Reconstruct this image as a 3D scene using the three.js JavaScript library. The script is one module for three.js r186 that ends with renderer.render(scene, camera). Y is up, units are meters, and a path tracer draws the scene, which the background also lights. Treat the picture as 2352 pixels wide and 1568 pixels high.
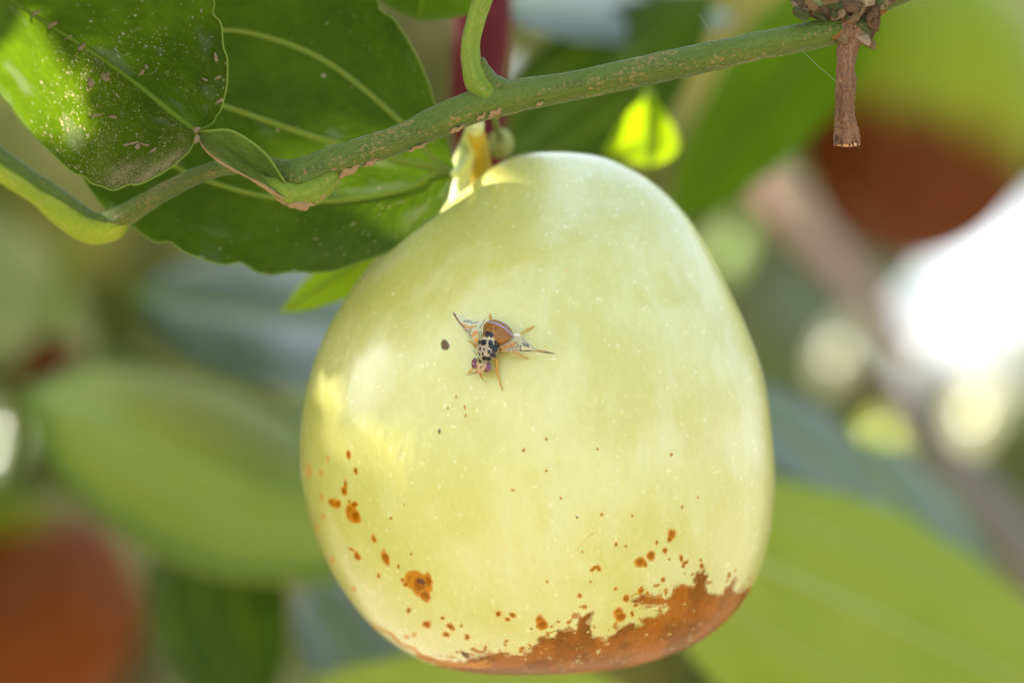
import * as THREE from 'three';
import { mergeGeometries, mergeVertices } from 'three/addons/utils/BufferGeometryUtils.js';

// ---------------------------------------------------------------- camera, sky, sun, exposure
const EYE = 1.3, DIST = 0.30, HALF_H = 0.0252;                    // a macro lens 30 cm from the fruit, at chest height
const scene = new THREE.Scene();
const camera = new THREE.PerspectiveCamera(2 * Math.atan(HALF_H / DIST) * 180 / Math.PI, 1024 / 682, 0.01, 2000);
camera.position.set(0, EYE, DIST);
camera.lookAt(0, EYE, 0);
camera.updateProjectionMatrix();
camera.focus = 0.2995;
camera.userData.fStop = camera.getFocalLength() / 8.3;             // aperture 8.3 mm wide
const renderer = new THREE.WebGLRenderer({ antialias: true });
renderer.toneMapping = THREE.LinearToneMapping;
renderer.toneMappingExposure = 3.35;
renderer.shadowMap.enabled = true;
const SUN = new THREE.Vector3(-0.78, 0.52, -0.36).normalize();
const sun = new THREE.DirectionalLight(new THREE.Color(1, 0.95, 0.86), 5);
sun.position.copy(SUN).multiplyScalar(3).add(new THREE.Vector3(0, EYE, 0));
sun.target.position.set(0, EYE, 0);
sun.castShadow = true;
Object.assign(sun.shadow.camera, { left: -1, right: 1, top: 1, bottom: -1, near: 0.1, far: 8 });
sun.shadow.mapSize.set(4096, 4096);
scene.add(sun, sun.target);
{
  const W = 512, H = 256, d = new Float32Array(W * H * 4), v = new THREE.Vector3();
  for (let j = 0; j < H; j++) for (let i = 0; i < W; i++) {
    const th = ((j + 0.5) / H - 0.5) * Math.PI, ph = ((i + 0.5) / W - 0.5) * 2 * Math.PI;
    v.set(Math.cos(th) * Math.cos(ph), Math.sin(th), Math.cos(th) * Math.sin(ph));
    const up = Math.max(0, v.y), k = Math.pow(1 - up, 3);
    const a = Math.acos(THREE.MathUtils.clamp(v.dot(SUN), -1, 1)) * 180 / Math.PI;
    const glow = 4.6 * Math.exp(-a / 18) + 0.2 * Math.exp(-a / 45);             // haze round the sun
    const g = v.y < 0 ? 0.25 : 1, o = (j * W + i) * 4;
    d[o] = g * (0.22 + 0.36 * k) + glow; d[o + 1] = g * (0.32 + 0.30 * k) + glow * 0.98; d[o + 2] = g * (0.50 + 0.14 * k) + glow * 0.95; d[o + 3] = 1;
  }
  const sky = new THREE.DataTexture(d, W, H, THREE.RGBAFormat, THREE.FloatType);
  sky.mapping = THREE.EquirectangularReflectionMapping; sky.magFilter = sky.minFilter = THREE.LinearFilter; sky.needsUpdate = true;
  scene.background = sky; scene.environment = sky;
}

// ---------------------------------------------------------------- helpers
const V = (x, y, z) => new THREE.Vector3(x, y, z);
const clamp = THREE.MathUtils.clamp, lerp = (a, b, t) => a + (b - a) * t;
const smooth = (a, b, x) => { const t = clamp((x - a) / (b - a), 0, 1); return t * t * (3 - 2 * t); };
const MM = 2 * HALF_H / 1568;                                     // one unit of the measured drawing, in metres at the focus plane
const at = (x, y, z = 0) => { const k = (DIST - z) / DIST * MM; return V((x - 1176) * k, EYE - (y - 784) * k, z); };
function rng(seed) { let s = seed >>> 0; return () => { s = (s + 0x6D2B79F5) >>> 0; let t = Math.imul(s ^ (s >>> 15), 1 | s); t = (t + Math.imul(t ^ (t >>> 7), 61 | t)) ^ t; return ((t ^ (t >>> 14)) >>> 0) / 4294967296; }; }
const hash = (x, y, z) => { let h = Math.imul(x, 374761393) ^ Math.imul(y, 668265263) ^ Math.imul(z, 2147483647 - 911); h = Math.imul(h ^ (h >>> 13), 1274126177); return ((h ^ (h >>> 16)) >>> 0) / 4294967296; };
function noise(x, y, z = 0) {                                     // 0..1 value noise
  const X = Math.floor(x), Y = Math.floor(y), Z = Math.floor(z); let u = x - X, v = y - Y, w = z - Z;
  u = u * u * (3 - 2 * u); v = v * v * (3 - 2 * v); w = w * w * (3 - 2 * w);
  const l = (a, b, t) => a + (b - a) * t;
  return l(l(l(hash(X, Y, Z), hash(X + 1, Y, Z), u), l(hash(X, Y + 1, Z), hash(X + 1, Y + 1, Z), u), v), l(l(hash(X, Y, Z + 1), hash(X + 1, Y, Z + 1), u), l(hash(X, Y + 1, Z + 1), hash(X + 1, Y + 1, Z + 1), u), v), w);
}
const fbm = (x, y, z = 0, n = 4) => { let s = 0, a = 0.5, t = 0; for (let i = 0; i < n; i++) { s += a * noise(x, y, z + i * 7); t += a; a *= 0.5; x *= 2.03; y *= 2.03; z *= 2.03; } return s / t; };
const enc = (c) => Math.round(255 * clamp(c <= 0.0031308 ? 12.92 * c : 1.055 * Math.pow(c, 1 / 2.4) - 0.055, 0, 1));
const S = (r, g, b) => [r, g, b].map((c) => { c /= 255; return c <= 0.04045 ? c / 12.92 : Math.pow((c + 0.055) / 1.055, 2.4); });   // an sRGB colour as linear values
function texture(w, h, f, color = true) {                         // f(u, v) gives linear rgb (colour) or a number (height)
  const d = new Uint8Array(w * h * 4);
  for (let j = 0; j < h; j++) for (let i = 0; i < w; i++) {
    const c = f((i + 0.5) / w, (j + 0.5) / h), o = (j * w + i) * 4;
    if (color) { d[o] = enc(c[0]); d[o + 1] = enc(c[1]); d[o + 2] = enc(c[2]); d[o + 3] = c[3] === undefined ? 255 : Math.round(255 * c[3]); }
    else { d[o] = d[o + 1] = d[o + 2] = Math.round(255 * clamp(c, 0, 1)); d[o + 3] = 255; }
  }
  const t = new THREE.DataTexture(d, w, h, THREE.RGBAFormat);
  if (color) t.colorSpace = THREE.SRGBColorSpace;
  t.magFilter = THREE.LinearFilter; t.minFilter = THREE.LinearFilter; t.wrapS = t.wrapT = THREE.RepeatWrapping; t.needsUpdate = true;
  return t;
}
const mix3 = (a, b, t) => [lerp(a[0], b[0], t), lerp(a[1], b[1], t), lerp(a[2], b[2], t)];
const used = {};
function numbered(n) { used[n] = (used[n] ?? -1) + 1; return used[n] ? `${n}_${String(used[n]).padStart(3, '0')}` : n; }
function tag(o, label, category, group, kind) { o.userData.label = label; if (category) o.userData.category = category; if (group) o.userData.group = group; if (kind) o.userData.kind = kind; return o; }
function thing(name, base, label, category, group) { const o = new THREE.Group(); o.name = numbered(name); o.position.copy(base); scene.add(o); return tag(o, label, category, group); }
function part(name, geometry, material, owner, label) {           // geometry is given in world places; the part sits under its thing (or part)
  const m = new THREE.Mesh(geometry, material); m.name = name;
  let p = V(0, 0, 0); for (let o = owner; o && o !== scene; o = o.parent) p.add(o.position);
  geometry.translate(-p.x, -p.y, -p.z); owner.add(m);
  if (label) m.userData.label = label;
  return m;
}
function grid(nu, nv, f, closeU = false) {                         // f(i, j) -> { p, u, v }
  const pos = [], uv = [], idx = [];
  for (let j = 0; j <= nv; j++) for (let i = 0; i <= nu; i++) { const q = f(i, j); pos.push(q.p.x, q.p.y, q.p.z); uv.push(q.u, q.v); }
  for (let j = 0; j < nv; j++) for (let i = 0; i < nu; i++) { const a = j * (nu + 1) + i, b = a + 1, c = a + nu + 1, d = c + 1; idx.push(a, b, d, a, d, c); }
  const g = new THREE.BufferGeometry();
  g.setAttribute('position', new THREE.Float32BufferAttribute(pos, 3)); g.setAttribute('uv', new THREE.Float32BufferAttribute(uv, 2)); g.setIndex(idx); g.computeVertexNormals();
  if (closeU) { const n = g.attributes.normal; for (let j = 0; j <= nv; j++) { const a = j * (nu + 1), b = a + nu; const m = V(n.getX(a) + n.getX(b), n.getY(a) + n.getY(b), n.getZ(a) + n.getZ(b)).normalize(); n.setXYZ(a, m.x, m.y, m.z); n.setXYZ(b, m.x, m.y, m.z); } }
  return g;
}
const curve = (pts) => new THREE.CatmullRomCurve3(pts, false, 'centripetal');
// a stem: control points [Vector3, radius]; shape(angle, t) scales the radius; ends are rounded
function stem(ctrl, { seg = 80, sides = 20, shape, rough = 0, scale = 400, cap = true, metre = 0.01, flat = 1 } = {}) {
  const c = curve(ctrl.map((k) => k[0])), rc = ctrl.map((k) => k[1]), n = ctrl.length - 1;
  const P = [], T = [], R = []; for (let j = 0; j <= seg; j++) { const t = j / seg; P.push(c.getPoint(t)); T.push(c.getTangent(t)); const f = t * n, i = Math.min(n - 1, Math.floor(f)); R.push(lerp(rc[i], rc[i + 1], smooth(0, 1, f - i))); }
  let N = V(0, 0, 1); N.addScaledVector(T[0], -N.dot(T[0])); if (N.length() < 0.1) N = V(0, 1, 0).addScaledVector(T[0], -T[0].y); N.normalize();
  let len = 0; const rows = [];
  for (let j = 0; j <= seg; j++) { N.addScaledVector(T[j], -N.dot(T[j])).normalize(); if (j) len += P[j].distanceTo(P[j - 1]); rows.push({ p: P[j], n: N.clone(), b: T[j].clone().cross(N), r: R[j], t: j / seg, l: len }); }
  if (cap) { const a = rows[0], b = rows[seg]; for (const k of [0.8, 0.5, 0]) { const e = Math.sqrt(1 - k * k); rows.unshift({ ...a, p: a.p.clone().addScaledVector(T[0], -a.r * e * 0.7), r: a.r * k + 1e-7, l: a.l - a.r * e }); rows.push({ ...b, p: b.p.clone().addScaledVector(T[seg], b.r * e * 0.7), r: b.r * k + 1e-7, l: b.l + b.r * e }); } }
  return grid(sides, rows.length - 1, (i, j) => {
    const q = rows[j], a = i / sides * 2 * Math.PI, d = q.n.clone().multiplyScalar(Math.cos(a) * flat).addScaledVector(q.b, Math.sin(a));
    const w = q.p.clone().addScaledVector(d, q.r);
    const k = (shape ? shape(a, q.t) : 1) * (1 + rough * (fbm(w.x * scale, w.y * scale, w.z * scale) - 0.5) * 2);
    return { p: q.p.clone().addScaledVector(d, q.r * k), u: i / sides, v: q.l / metre };
  }, true);
}
// a blob: an ellipsoid roughened by noise, in world places
function blob(centre, rx, ry, rz, { rough = 0.15, scale = 300, detail = 4, turn } = {}) {
  const g = mergeVertices(new THREE.IcosahedronGeometry(1, detail).deleteAttribute('normal').deleteAttribute('uv')), p = g.attributes.position, v = V(), uv = [];
  for (let i = 0; i < p.count; i++) {
    v.fromBufferAttribute(p, i); uv.push(0.5 + Math.atan2(v.x, v.z) / 6.2832, v.y * 0.5 + 0.5);
    v.multiply(V(rx, ry, rz)); if (turn) v.applyEuler(turn);
    const w = v.clone().add(centre), k = 1 + rough * 2 * (fbm(w.x * scale, w.y * scale, w.z * scale) - 0.5);
    v.multiplyScalar(k).add(centre); p.setXYZ(i, v.x, v.y, v.z);
  }
  g.setAttribute('uv', new THREE.Float32BufferAttribute(uv, 2)); g.computeVertexNormals(); return g;
}

// ---------------------------------------------------------------- leaves
const DUST = S(176, 156, 122);
function leafMap(seed, dark, light, { dust = 0, size = 512, veins = 0.35, pale = 0 } = {}) {
  const r = rng(seed), specks = [];
  const where = (u, v) => (u > 0.5 ? 1.3 : 0.45) * (1 - smooth(0.45, 0.75, v)) * (0.25 + 0.75 * smooth(0.4, 0.65, fbm(u * 6, v * 8, seed)));   // the lower half near the stalk is the dustiest
  if (dust) for (let i = 0; i < 9000 * dust; i++) { const u = r(), v = r(), k = r(); if (k < where(u, v)) specks.push([u, v, 0.0008 + 0.0016 * r() + 0.004 * Math.pow(r(), 14)]); }
  const trail = []; if (dust) for (let i = 0; i < 26 * dust; i++) { let x = r(), y = 0.03 + r() * 0.5, a = r() * 6.28; for (let k = 0; k < 6 + r() * 16; k++) { if (r() < 0.75) trail.push([x + (r() - 0.5) * 0.004, y + (r() - 0.5) * 0.004, 0.0008 + 0.0022 * r()]); a += (r() - 0.5) * 1.6; x += Math.cos(a) * 0.0045; y += Math.sin(a) * 0.0045; } }
  const buf = new Float32Array(size * size);
  const dab = (x, y, rad, k) => { const R = Math.ceil(rad * size * 1.6) + 1, cx = x * size, cy = y * size; for (let j = -R; j <= R; j++) for (let i = -R; i <= R; i++) { const X = Math.floor(cx) + i, Y = Math.floor(cy) + j; if (X < 0 || Y < 0 || X >= size || Y >= size) continue; const d = Math.hypot(X + 0.5 - cx, Y + 0.5 - cy) / (rad * size) * (0.75 + 0.6 * noise(X * 0.35, Y * 0.35, seed)); const o = Y * size + X; buf[o] = Math.max(buf[o], k * (1 - smooth(0.6, 1.15, d))); } };
  for (const [x, y, rad] of specks) dab(x, y, rad, 0.45 + 0.5 * hash(Math.floor(x * 9999), 3, 1));
  for (const [x, y, w] of trail) dab(x, y, w, 0.5 + 0.4 * hash(Math.floor(x * 9999), 5, 2));
  return texture(size, size, (u, v) => {
    const s = Math.abs(u - 0.5) * 2, side = fbm(u * 9 + seed, v * 9, 1), fine = fbm(u * 60, v * 60, seed);
    let c = mix3(dark, light, clamp(0.15 + 0.9 * (side - 0.3) + 0.5 * (fine - 0.5), 0, 1));
    if (pale) for (const s0 of [-0.5, 0, 0.5]) { const w = s0 * smooth(0, 0.12, v) * (1 - 0.55 * smooth(0.6, 1, v)), d = Math.abs((u - 0.5) * 2 - w); c = mix3(c, [0.40, 0.46, 0.03], pale * (1 - smooth(0.008, 0.022, d))); }
    // ladder of fine cross veins between the three main ones
    const w = v * 26 + s * 5 * (s < 0.5 ? 1 : -1) + 1.2 * noise(u * 8, v * 8, seed), l = Math.abs(w - Math.round(w));
    c = mix3(c, light, veins * 0.45 * (1 - smooth(0.03, 0.1, l)));
    if (dust) {
      c = mix3(c, [0.15, 0.17, 0.08], 0.45 * smooth(0.6, 0.78, fbm(u * 11 + 7, v * 11, seed + 40, 4)));
      const o = Math.min(size - 1, Math.floor(v * size)) * size + Math.min(size - 1, Math.floor(u * size));
      c = mix3(c, DUST, buf[o]);
      const film = dust * smooth(0.78, 1.0, u + 0.3 * (fbm(u * 9, v * 9, 2) - 0.5)) * smooth(0.06, 0.2, v) * (1 - smooth(0.36, 0.5, v)) * smooth(0.25, 0.7, noise(u * 210, v * 260, 5) * 0.6 + 0.5 * fbm(u * 40, v * 40, 6));
      c = mix3(c, DUST, clamp(film * 0.7, 0, 0.7));
    }
    return c;
  });
}
const leafBump = texture(512, 512, (u, v) => { const s = Math.abs(u - 0.5) * 2, w = v * 26 + s * 5 * (s < 0.5 ? 1 : -1) + 1.2 * noise(u * 8, v * 8, 3), l = Math.abs(w - Math.round(w)); return 0.4 + 0.35 * fbm(u * 40, v * 40, 2) - 0.25 * (1 - smooth(0.02, 0.16, l)); }, false);
function leafMaterial(map, { through = 0.62, gloss = 0.15, coat = 0.35, bump = 0.0001 } = {}) {
  return new THREE.MeshPhysicalMaterial({ map, roughness: 1, transmission: through, thickness: 0, ior: 1.4, clearcoat: gloss, clearcoatRoughness: coat, specularIntensity: 0.12, bumpMap: leafBump, bumpScale: bump, side: THREE.DoubleSide });
}
const mapDusty = leafMap(11, [0.055, 0.095, 0.002], [0.115, 0.185, 0.003], { dust: 1, size: 1024, veins: 0.1 });
const mapDark = leafMap(12, [0.040, 0.082, 0.002], [0.088, 0.150, 0.004], { dust: 0.1, veins: 0.1, pale: 0.6, size: 1024 });
const mapMid = leafMap(13, [0.085, 0.165, 0.002], [0.14, 0.25, 0.005]);
const mapPale = leafMap(14, [0.25, 0.32, 0.025], [0.34, 0.40, 0.05]);
const mapLime = leafMap(15, [0.24, 0.36, 0.004], [0.30, 0.42, 0.006]);
const mapOlive = leafMap(16, [0.22, 0.25, 0.06], [0.36, 0.37, 0.12]);
const M = {
  dusty: leafMaterial(mapDusty, { through: 0.75, gloss: 0.04, coat: 0.5 }),
  dark: leafMaterial(mapDark, { through: 0.62, gloss: 0.10, coat: 0.45 }),
  mid: leafMaterial(mapMid, { gloss: 0.1 }), pale: leafMaterial(mapPale, { through: 0.5, gloss: 0.2 }),
  lime: leafMaterial(mapLime, { through: 0.62, gloss: 0.05 }), olive: leafMaterial(mapOlive, { through: 0.45, gloss: 0.1 }),
  sheeny: leafMaterial(mapPale, { through: 0.5, gloss: 0.7, coat: 0.4 }),
  glossy: leafMaterial(leafMap(17, [0.085, 0.125, 0.055], [0.14, 0.185, 0.09]), { through: 0.4, gloss: 1, coat: 0.28 }),
};
const plain = (c, rough = 0.6, more = {}) => new THREE.MeshPhysicalMaterial({ color: new THREE.Color(...c), roughness: rough, ...more });
const veinMat = plain([0.17, 0.25, 0.012], 0.6, { specularIntensity: 0.3 });
const veinDull = plain([0.085, 0.14, 0.008], 0.6, { specularIntensity: 0.3 });
const paleVein = plain([0.29, 0.34, 0.08], 0.8, { specularIntensity: 0.3 });
const stalkMat = plain([0.50, 0.54, 0.16], 0.5);
const rimMat = plain([0.13, 0.18, 0.02], 0.6, { specularIntensity: 0.3 });

// a leaf lofted between its left margin, midrib and right margin, each a list of points from base to tip
function leafShape(L, Mi, R, { nt = 48, ns = 10, bulge = 0.06, wave = 0.02, serrate = 0.01, seed = 1 } = {}) {
  const cl = curve(L), cm = curve(Mi), cr = curve(R);
  const P = (t, s) => {
    const l = cl.getPoint(t), m = cm.getPoint(t), r = cr.getPoint(t), e = s < 0 ? l : r, k = Math.abs(s);
    const tan = cm.getTangent(clamp(t, 0.01, 0.99)), across = r.clone().sub(l), n = tan.cross(across); const w = across.length(); if (n.length() > 1e-12) n.normalize(); if (n.z < 0) n.negate();
    const kk = k * (1 - serrate * (k > 0.85 ? Math.abs(((t * 30 + (s < 0 ? 0.4 : 0)) % 1) - 0.5) : 0)) * (1 - 0.035 * smooth(0.62, 0.9, noise(t * 34, s < 0 ? 3.5 : 8.5, seed)) * smooth(0.7, 1, k));
    return m.clone().lerp(e, kk).addScaledVector(n, w * (bulge * Math.sin(Math.PI * k) * 0.5 + wave * (noise(t * 7, s * 3 + 5, seed) - 0.5) * k));
  };
  const blade = grid(ns * 2, nt, (i, j) => { const t = j / nt, s = (i - ns) / ns; return { p: P(t, s), u: 0.5 + s / 2, v: t }; });
  return { blade, P };
}
const surfaces = new Map();
function onLeaf(name, x, y) { const P = surfaces.get(name), [X, Y] = [x, y]; let best = 1e9, hit; for (let i = 0; i <= 90; i++) for (let j = -30; j <= 30; j++) { const p = P(i / 100, j / 30), k = DIST / (DIST - p.z) / MM, d = Math.hypot(1176 + p.x * k - X, 784 - (p.y - EYE) * k - Y); if (d < best) { best = d; hit = p; } } return hit.z; }
function leaf(name, L, Mi, R, material, label, group, { vein = 0.0005, sideVein = 0, stalk, veinM = veinMat, veinEnd = 0.95, rim = 0, ...opt } = {}) {
  const { blade, P } = leafShape(L, Mi, R, opt); surfaces.set(name, P); const o = thing(name, Mi[0], label, 'leaf', group);
  part('blade', blade, material, o);
  const line = (s0, r0, t0 = 0, t1 = veinEnd) => { const q = []; for (let k = 0; k <= 14; k++) { const t = lerp(t0, t1, k / 14), s = s0 * smooth(0, 0.12, t) * (1 - 0.55 * smooth(0.6, 1, t)); q.push([P(t, s), r0 * lerp(1, 0.25, t)]); } return stem(q, { seg: 36, sides: 8 }); };
  if (vein) part('midrib', line(0, vein), veinM, o);
  if (sideVein) { part('side_vein', line(-0.5, sideVein, 0.01), veinM, o); part('side_vein', line(0.5, sideVein, 0.01), veinM, o); }
  if (rim) for (const s of [-1, 1]) { const q = []; for (let k = 0; k <= 40; k++) q.push([P(k / 40, s), rim]); part('leaf_margin', stem(q, { seg: 90, sides: 6 }), rimMat, o); }
  if (stalk) part('leaf_stalk', stem(stalk, { seg: 30, sides: 12 }), stalkMat, o);
  return o;
}
// an ovate leaf from base to tip, half widths wl and wr measured across the drawing, zl / zr how far its two margins stand towards the camera
function ovate(b, t, wl, wr, { zl = 0, zr = 0, arch = 0, n = 8, bend = 0 } = {}) {
  const L = [], Mi = [], R = [], dx = t[0] - b[0], dy = t[1] - b[1], len = Math.hypot(dx, dy), nx = dy / len, ny = -dx / len;
  for (let i = 0; i <= n; i++) {
    const k = i / n, w = Math.pow(Math.sin(Math.PI * Math.pow(k, 0.82)), 0.75), z = lerp(b[2], t[2], k) + arch * Math.sin(Math.PI * k), off = bend * Math.sin(Math.PI * k);
    const x = lerp(b[0], t[0], k) + nx * off, y = lerp(b[1], t[1], k) + ny * off;
    Mi.push(at(x, y, z)); L.push(at(x + nx * wl * w, y + ny * wl * w, z + zl * w)); R.push(at(x - nx * wr * w, y - ny * wr * w, z + zr * w));
  }
  return [L, Mi, R];
}
const pts = (a) => a.map((p) => at(...p));

// ---------------------------------------------------------------- setting: ground and the hedge of the orchard behind
{
  const soil = texture(1024, 1024, (u, v) => { const a = fbm(u * 8, v * 8, 1, 5), b = fbm(u * 90, v * 90, 4, 3); return mix3([0.22, 0.185, 0.13], [0.38, 0.33, 0.24], clamp(a * 0.8 + (b - 0.5) * 0.9, 0, 1)); });
  soil.repeat.set(300, 300);
  const g = new THREE.PlaneGeometry(1200, 1200, 1, 1).rotateX(-Math.PI / 2);
  const m = new THREE.Mesh(g, new THREE.MeshStandardMaterial({ map: soil, roughness: 1 })); m.name = 'ground'; scene.add(m);
  tag(m, 'pale dry orchard soil far behind the leaves', 'ground', null, 'structure');
}
function simpleLeaf(len, wid, cup, nt = 6, ns = 2) {
  return grid(ns * 2, nt, (i, j) => { const t = j / nt, s = (i - ns) / ns, w = wid / 2 * Math.pow(Math.sin(Math.PI * Math.pow(clamp(t, 0.001, 0.999), 0.85)), 0.8); return { p: V(s * w, t * len, cup * wid * s * s + 0.1 * len * Math.sin(Math.PI * t)), u: 0.5 + s / 2, v: t }; });
}
const inFrame = (p) => { const k = DIST / (DIST - p.z) / MM; return [1176 + p.x * k, 784 - (p.y - EYE) * k]; };
function instanced(name, geometry, material, list, label, category) {
  const m = new THREE.InstancedMesh(geometry, material, list.length), c = new THREE.Color();
  list.forEach(([mat, col], i) => { m.setMatrixAt(i, mat); if (col) m.setColorAt(i, c.setRGB(...col)); });
  m.name = name; scene.add(m); return tag(m, label, category, null, 'stuff');
}
const HOLES = [[2330, 600, 190], [2250, 740, 180], [2440, 690, 240], [2185, 850, 110], [2215, 950, 60]];   // where the hedge stands open: x, y, radius
{
  const r = rng(77), list = [], up = V(0, 1, 0), q = new THREE.Quaternion(), e = new THREE.Euler();
  for (let i = 0; i < 16000 && list.length < 11000; i++) {
    const z = -0.62 - 1.3 * Math.pow(r(), 0.8), p = V((r() - 0.5) * 1.5, EYE - 0.42 + r() * 0.72, z), s = 0.7 + 0.7 * r();
    const k = DIST / (DIST - z) / MM, [x, y] = inFrame(p);
    if (HOLES.some(([hx, hy, hr]) => Math.hypot(x - hx, y - hy) < hr + 0.016 * s * k)) continue;
    e.set(-0.6 + (r() - 0.5) * 2.2, r() * 6.28, (r() - 0.5) * 2.6); q.setFromEuler(e);
    const t = 0.6 + 0.5 * r(), y2 = r();
    const kind = noise(p.x * 14, p.y * 14, p.z * 6); const tint = kind > 0.66 ? [1.25, 1.35, 2.3] : kind < 0.34 ? [0.75, 0.9, 0.4] : [1, 1, 0.9]; list.push([new THREE.Matrix4().compose(p, q, V(s, s, s)), [t * (0.85 + 0.5 * y2) * tint[0], t * tint[1], t * (0.7 + 0.6 * r()) * tint[2]]]);
  }
  instanced('background_foliage', simpleLeaf(0.05, 0.032, 0.15), leafMaterial(leafMap(21, [0.26, 0.30, 0.09], [0.40, 0.42, 0.16], { size: 128 }), { through: 0.5, gloss: 0.6, coat: 0.3 }), list, 'blurred olive green orchard foliage filling the far background', 'foliage');
}

// ---------------------------------------------------------------- the big pale fruit
const OUT = [[1240, 350], [1330, 352], [1400, 366], [1500, 420], [1580, 500], [1650, 620], [1710, 745], [1752, 865], [1772, 1000], [1779, 1105], [1768, 1225], [1738, 1325], [1680, 1412], [1590, 1480], [1450, 1527], [1300, 1542], [1150, 1545], [1050, 1537], [955, 1508], [850, 1432], [762, 1312], [710, 1180], [690, 1050], [697, 930], [732, 800], [790, 690], [860, 596], [950, 520], [1050, 452], [1120, 392], [1180, 360]];
const FZ = -0.0152;
const fruit = (() => {
  const c = new THREE.CatmullRomCurve3(OUT.map(([x, y]) => { const k = (DIST - FZ) / DIST * MM; return V((x - 1176) * k, EYE - (y - 784) * k, 0); }), true, 'centripetal');
  const p = c.getPoints(2400); let lo = 9, hi = -9; for (const q of p) { lo = Math.min(lo, q.y); hi = Math.max(hi, q.y); }
  const row = (y) => { let a = 9, b = -9; for (let i = 0; i < p.length - 1; i++) { const s = p[i], t = p[i + 1]; if ((s.y - y) * (t.y - y) <= 0 && s.y !== t.y) { const x = lerp(s.x, t.x, (y - s.y) / (t.y - s.y)); a = Math.min(a, x); b = Math.max(b, x); } } return a > b ? null : [(a + b) / 2, (b - a) / 2]; };
  const N = 400, tab = []; for (let i = 0; i <= N; i++) { const th = Math.PI * i / N, y = (lo + hi) / 2 + (hi - lo) / 2 * Math.cos(th); tab.push([y, ...(row(clamp(y, lo + 1e-6, hi - 1e-6)) ?? [0, 0])]); }
  tab[0][2] = 0; tab[N][2] = 0;
  for (let k = 0; k < 3; k++) for (let i = 2; i < N - 1; i++) { tab[i][1] = (tab[i - 1][1] + 2 * tab[i][1] + tab[i + 1][1]) / 4; tab[i][2] = (tab[i - 1][2] + 2 * tab[i][2] + tab[i + 1][2]) / 4; }
  const get = (v) => { const f = clamp(v, 0, 1) * N, i = Math.min(N - 1, Math.floor(f)), k = f - i; return tab[i].map((x, j) => lerp(x, tab[i + 1][j], k)); };   // v: 0 top .. 1 bottom -> [y, centre x, half width]
  const vOf = (y) => Math.acos(clamp((y - (lo + hi) / 2) / ((hi - lo) / 2), -1, 1)) / Math.PI;
  const DEEP = 0.94;
  const zAt = (x, y) => { const [, cx, w] = get(vOf(y)), s = (x - cx) / w; return FZ + DEEP * w * Math.sqrt(Math.max(0, 1 - s * s)); };
  return { get, vOf, zAt, lo, hi, DEEP, toDrawing: (x, y) => { const k = (DIST - FZ) / DIST * MM; return [1176 + x / k, 784 - (y - EYE) / k]; } };
})();
// the point of the fruit's skin that the drawing's (x, y) shows, raised by h metres towards the camera
function onFruit(x, y, h = 0) { let z = 0; for (let i = 0; i < 6; i++) { const p = at(x, y, z); z = fruit.zAt(p.x, p.y) + h; } return at(x, y, z); }
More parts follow.
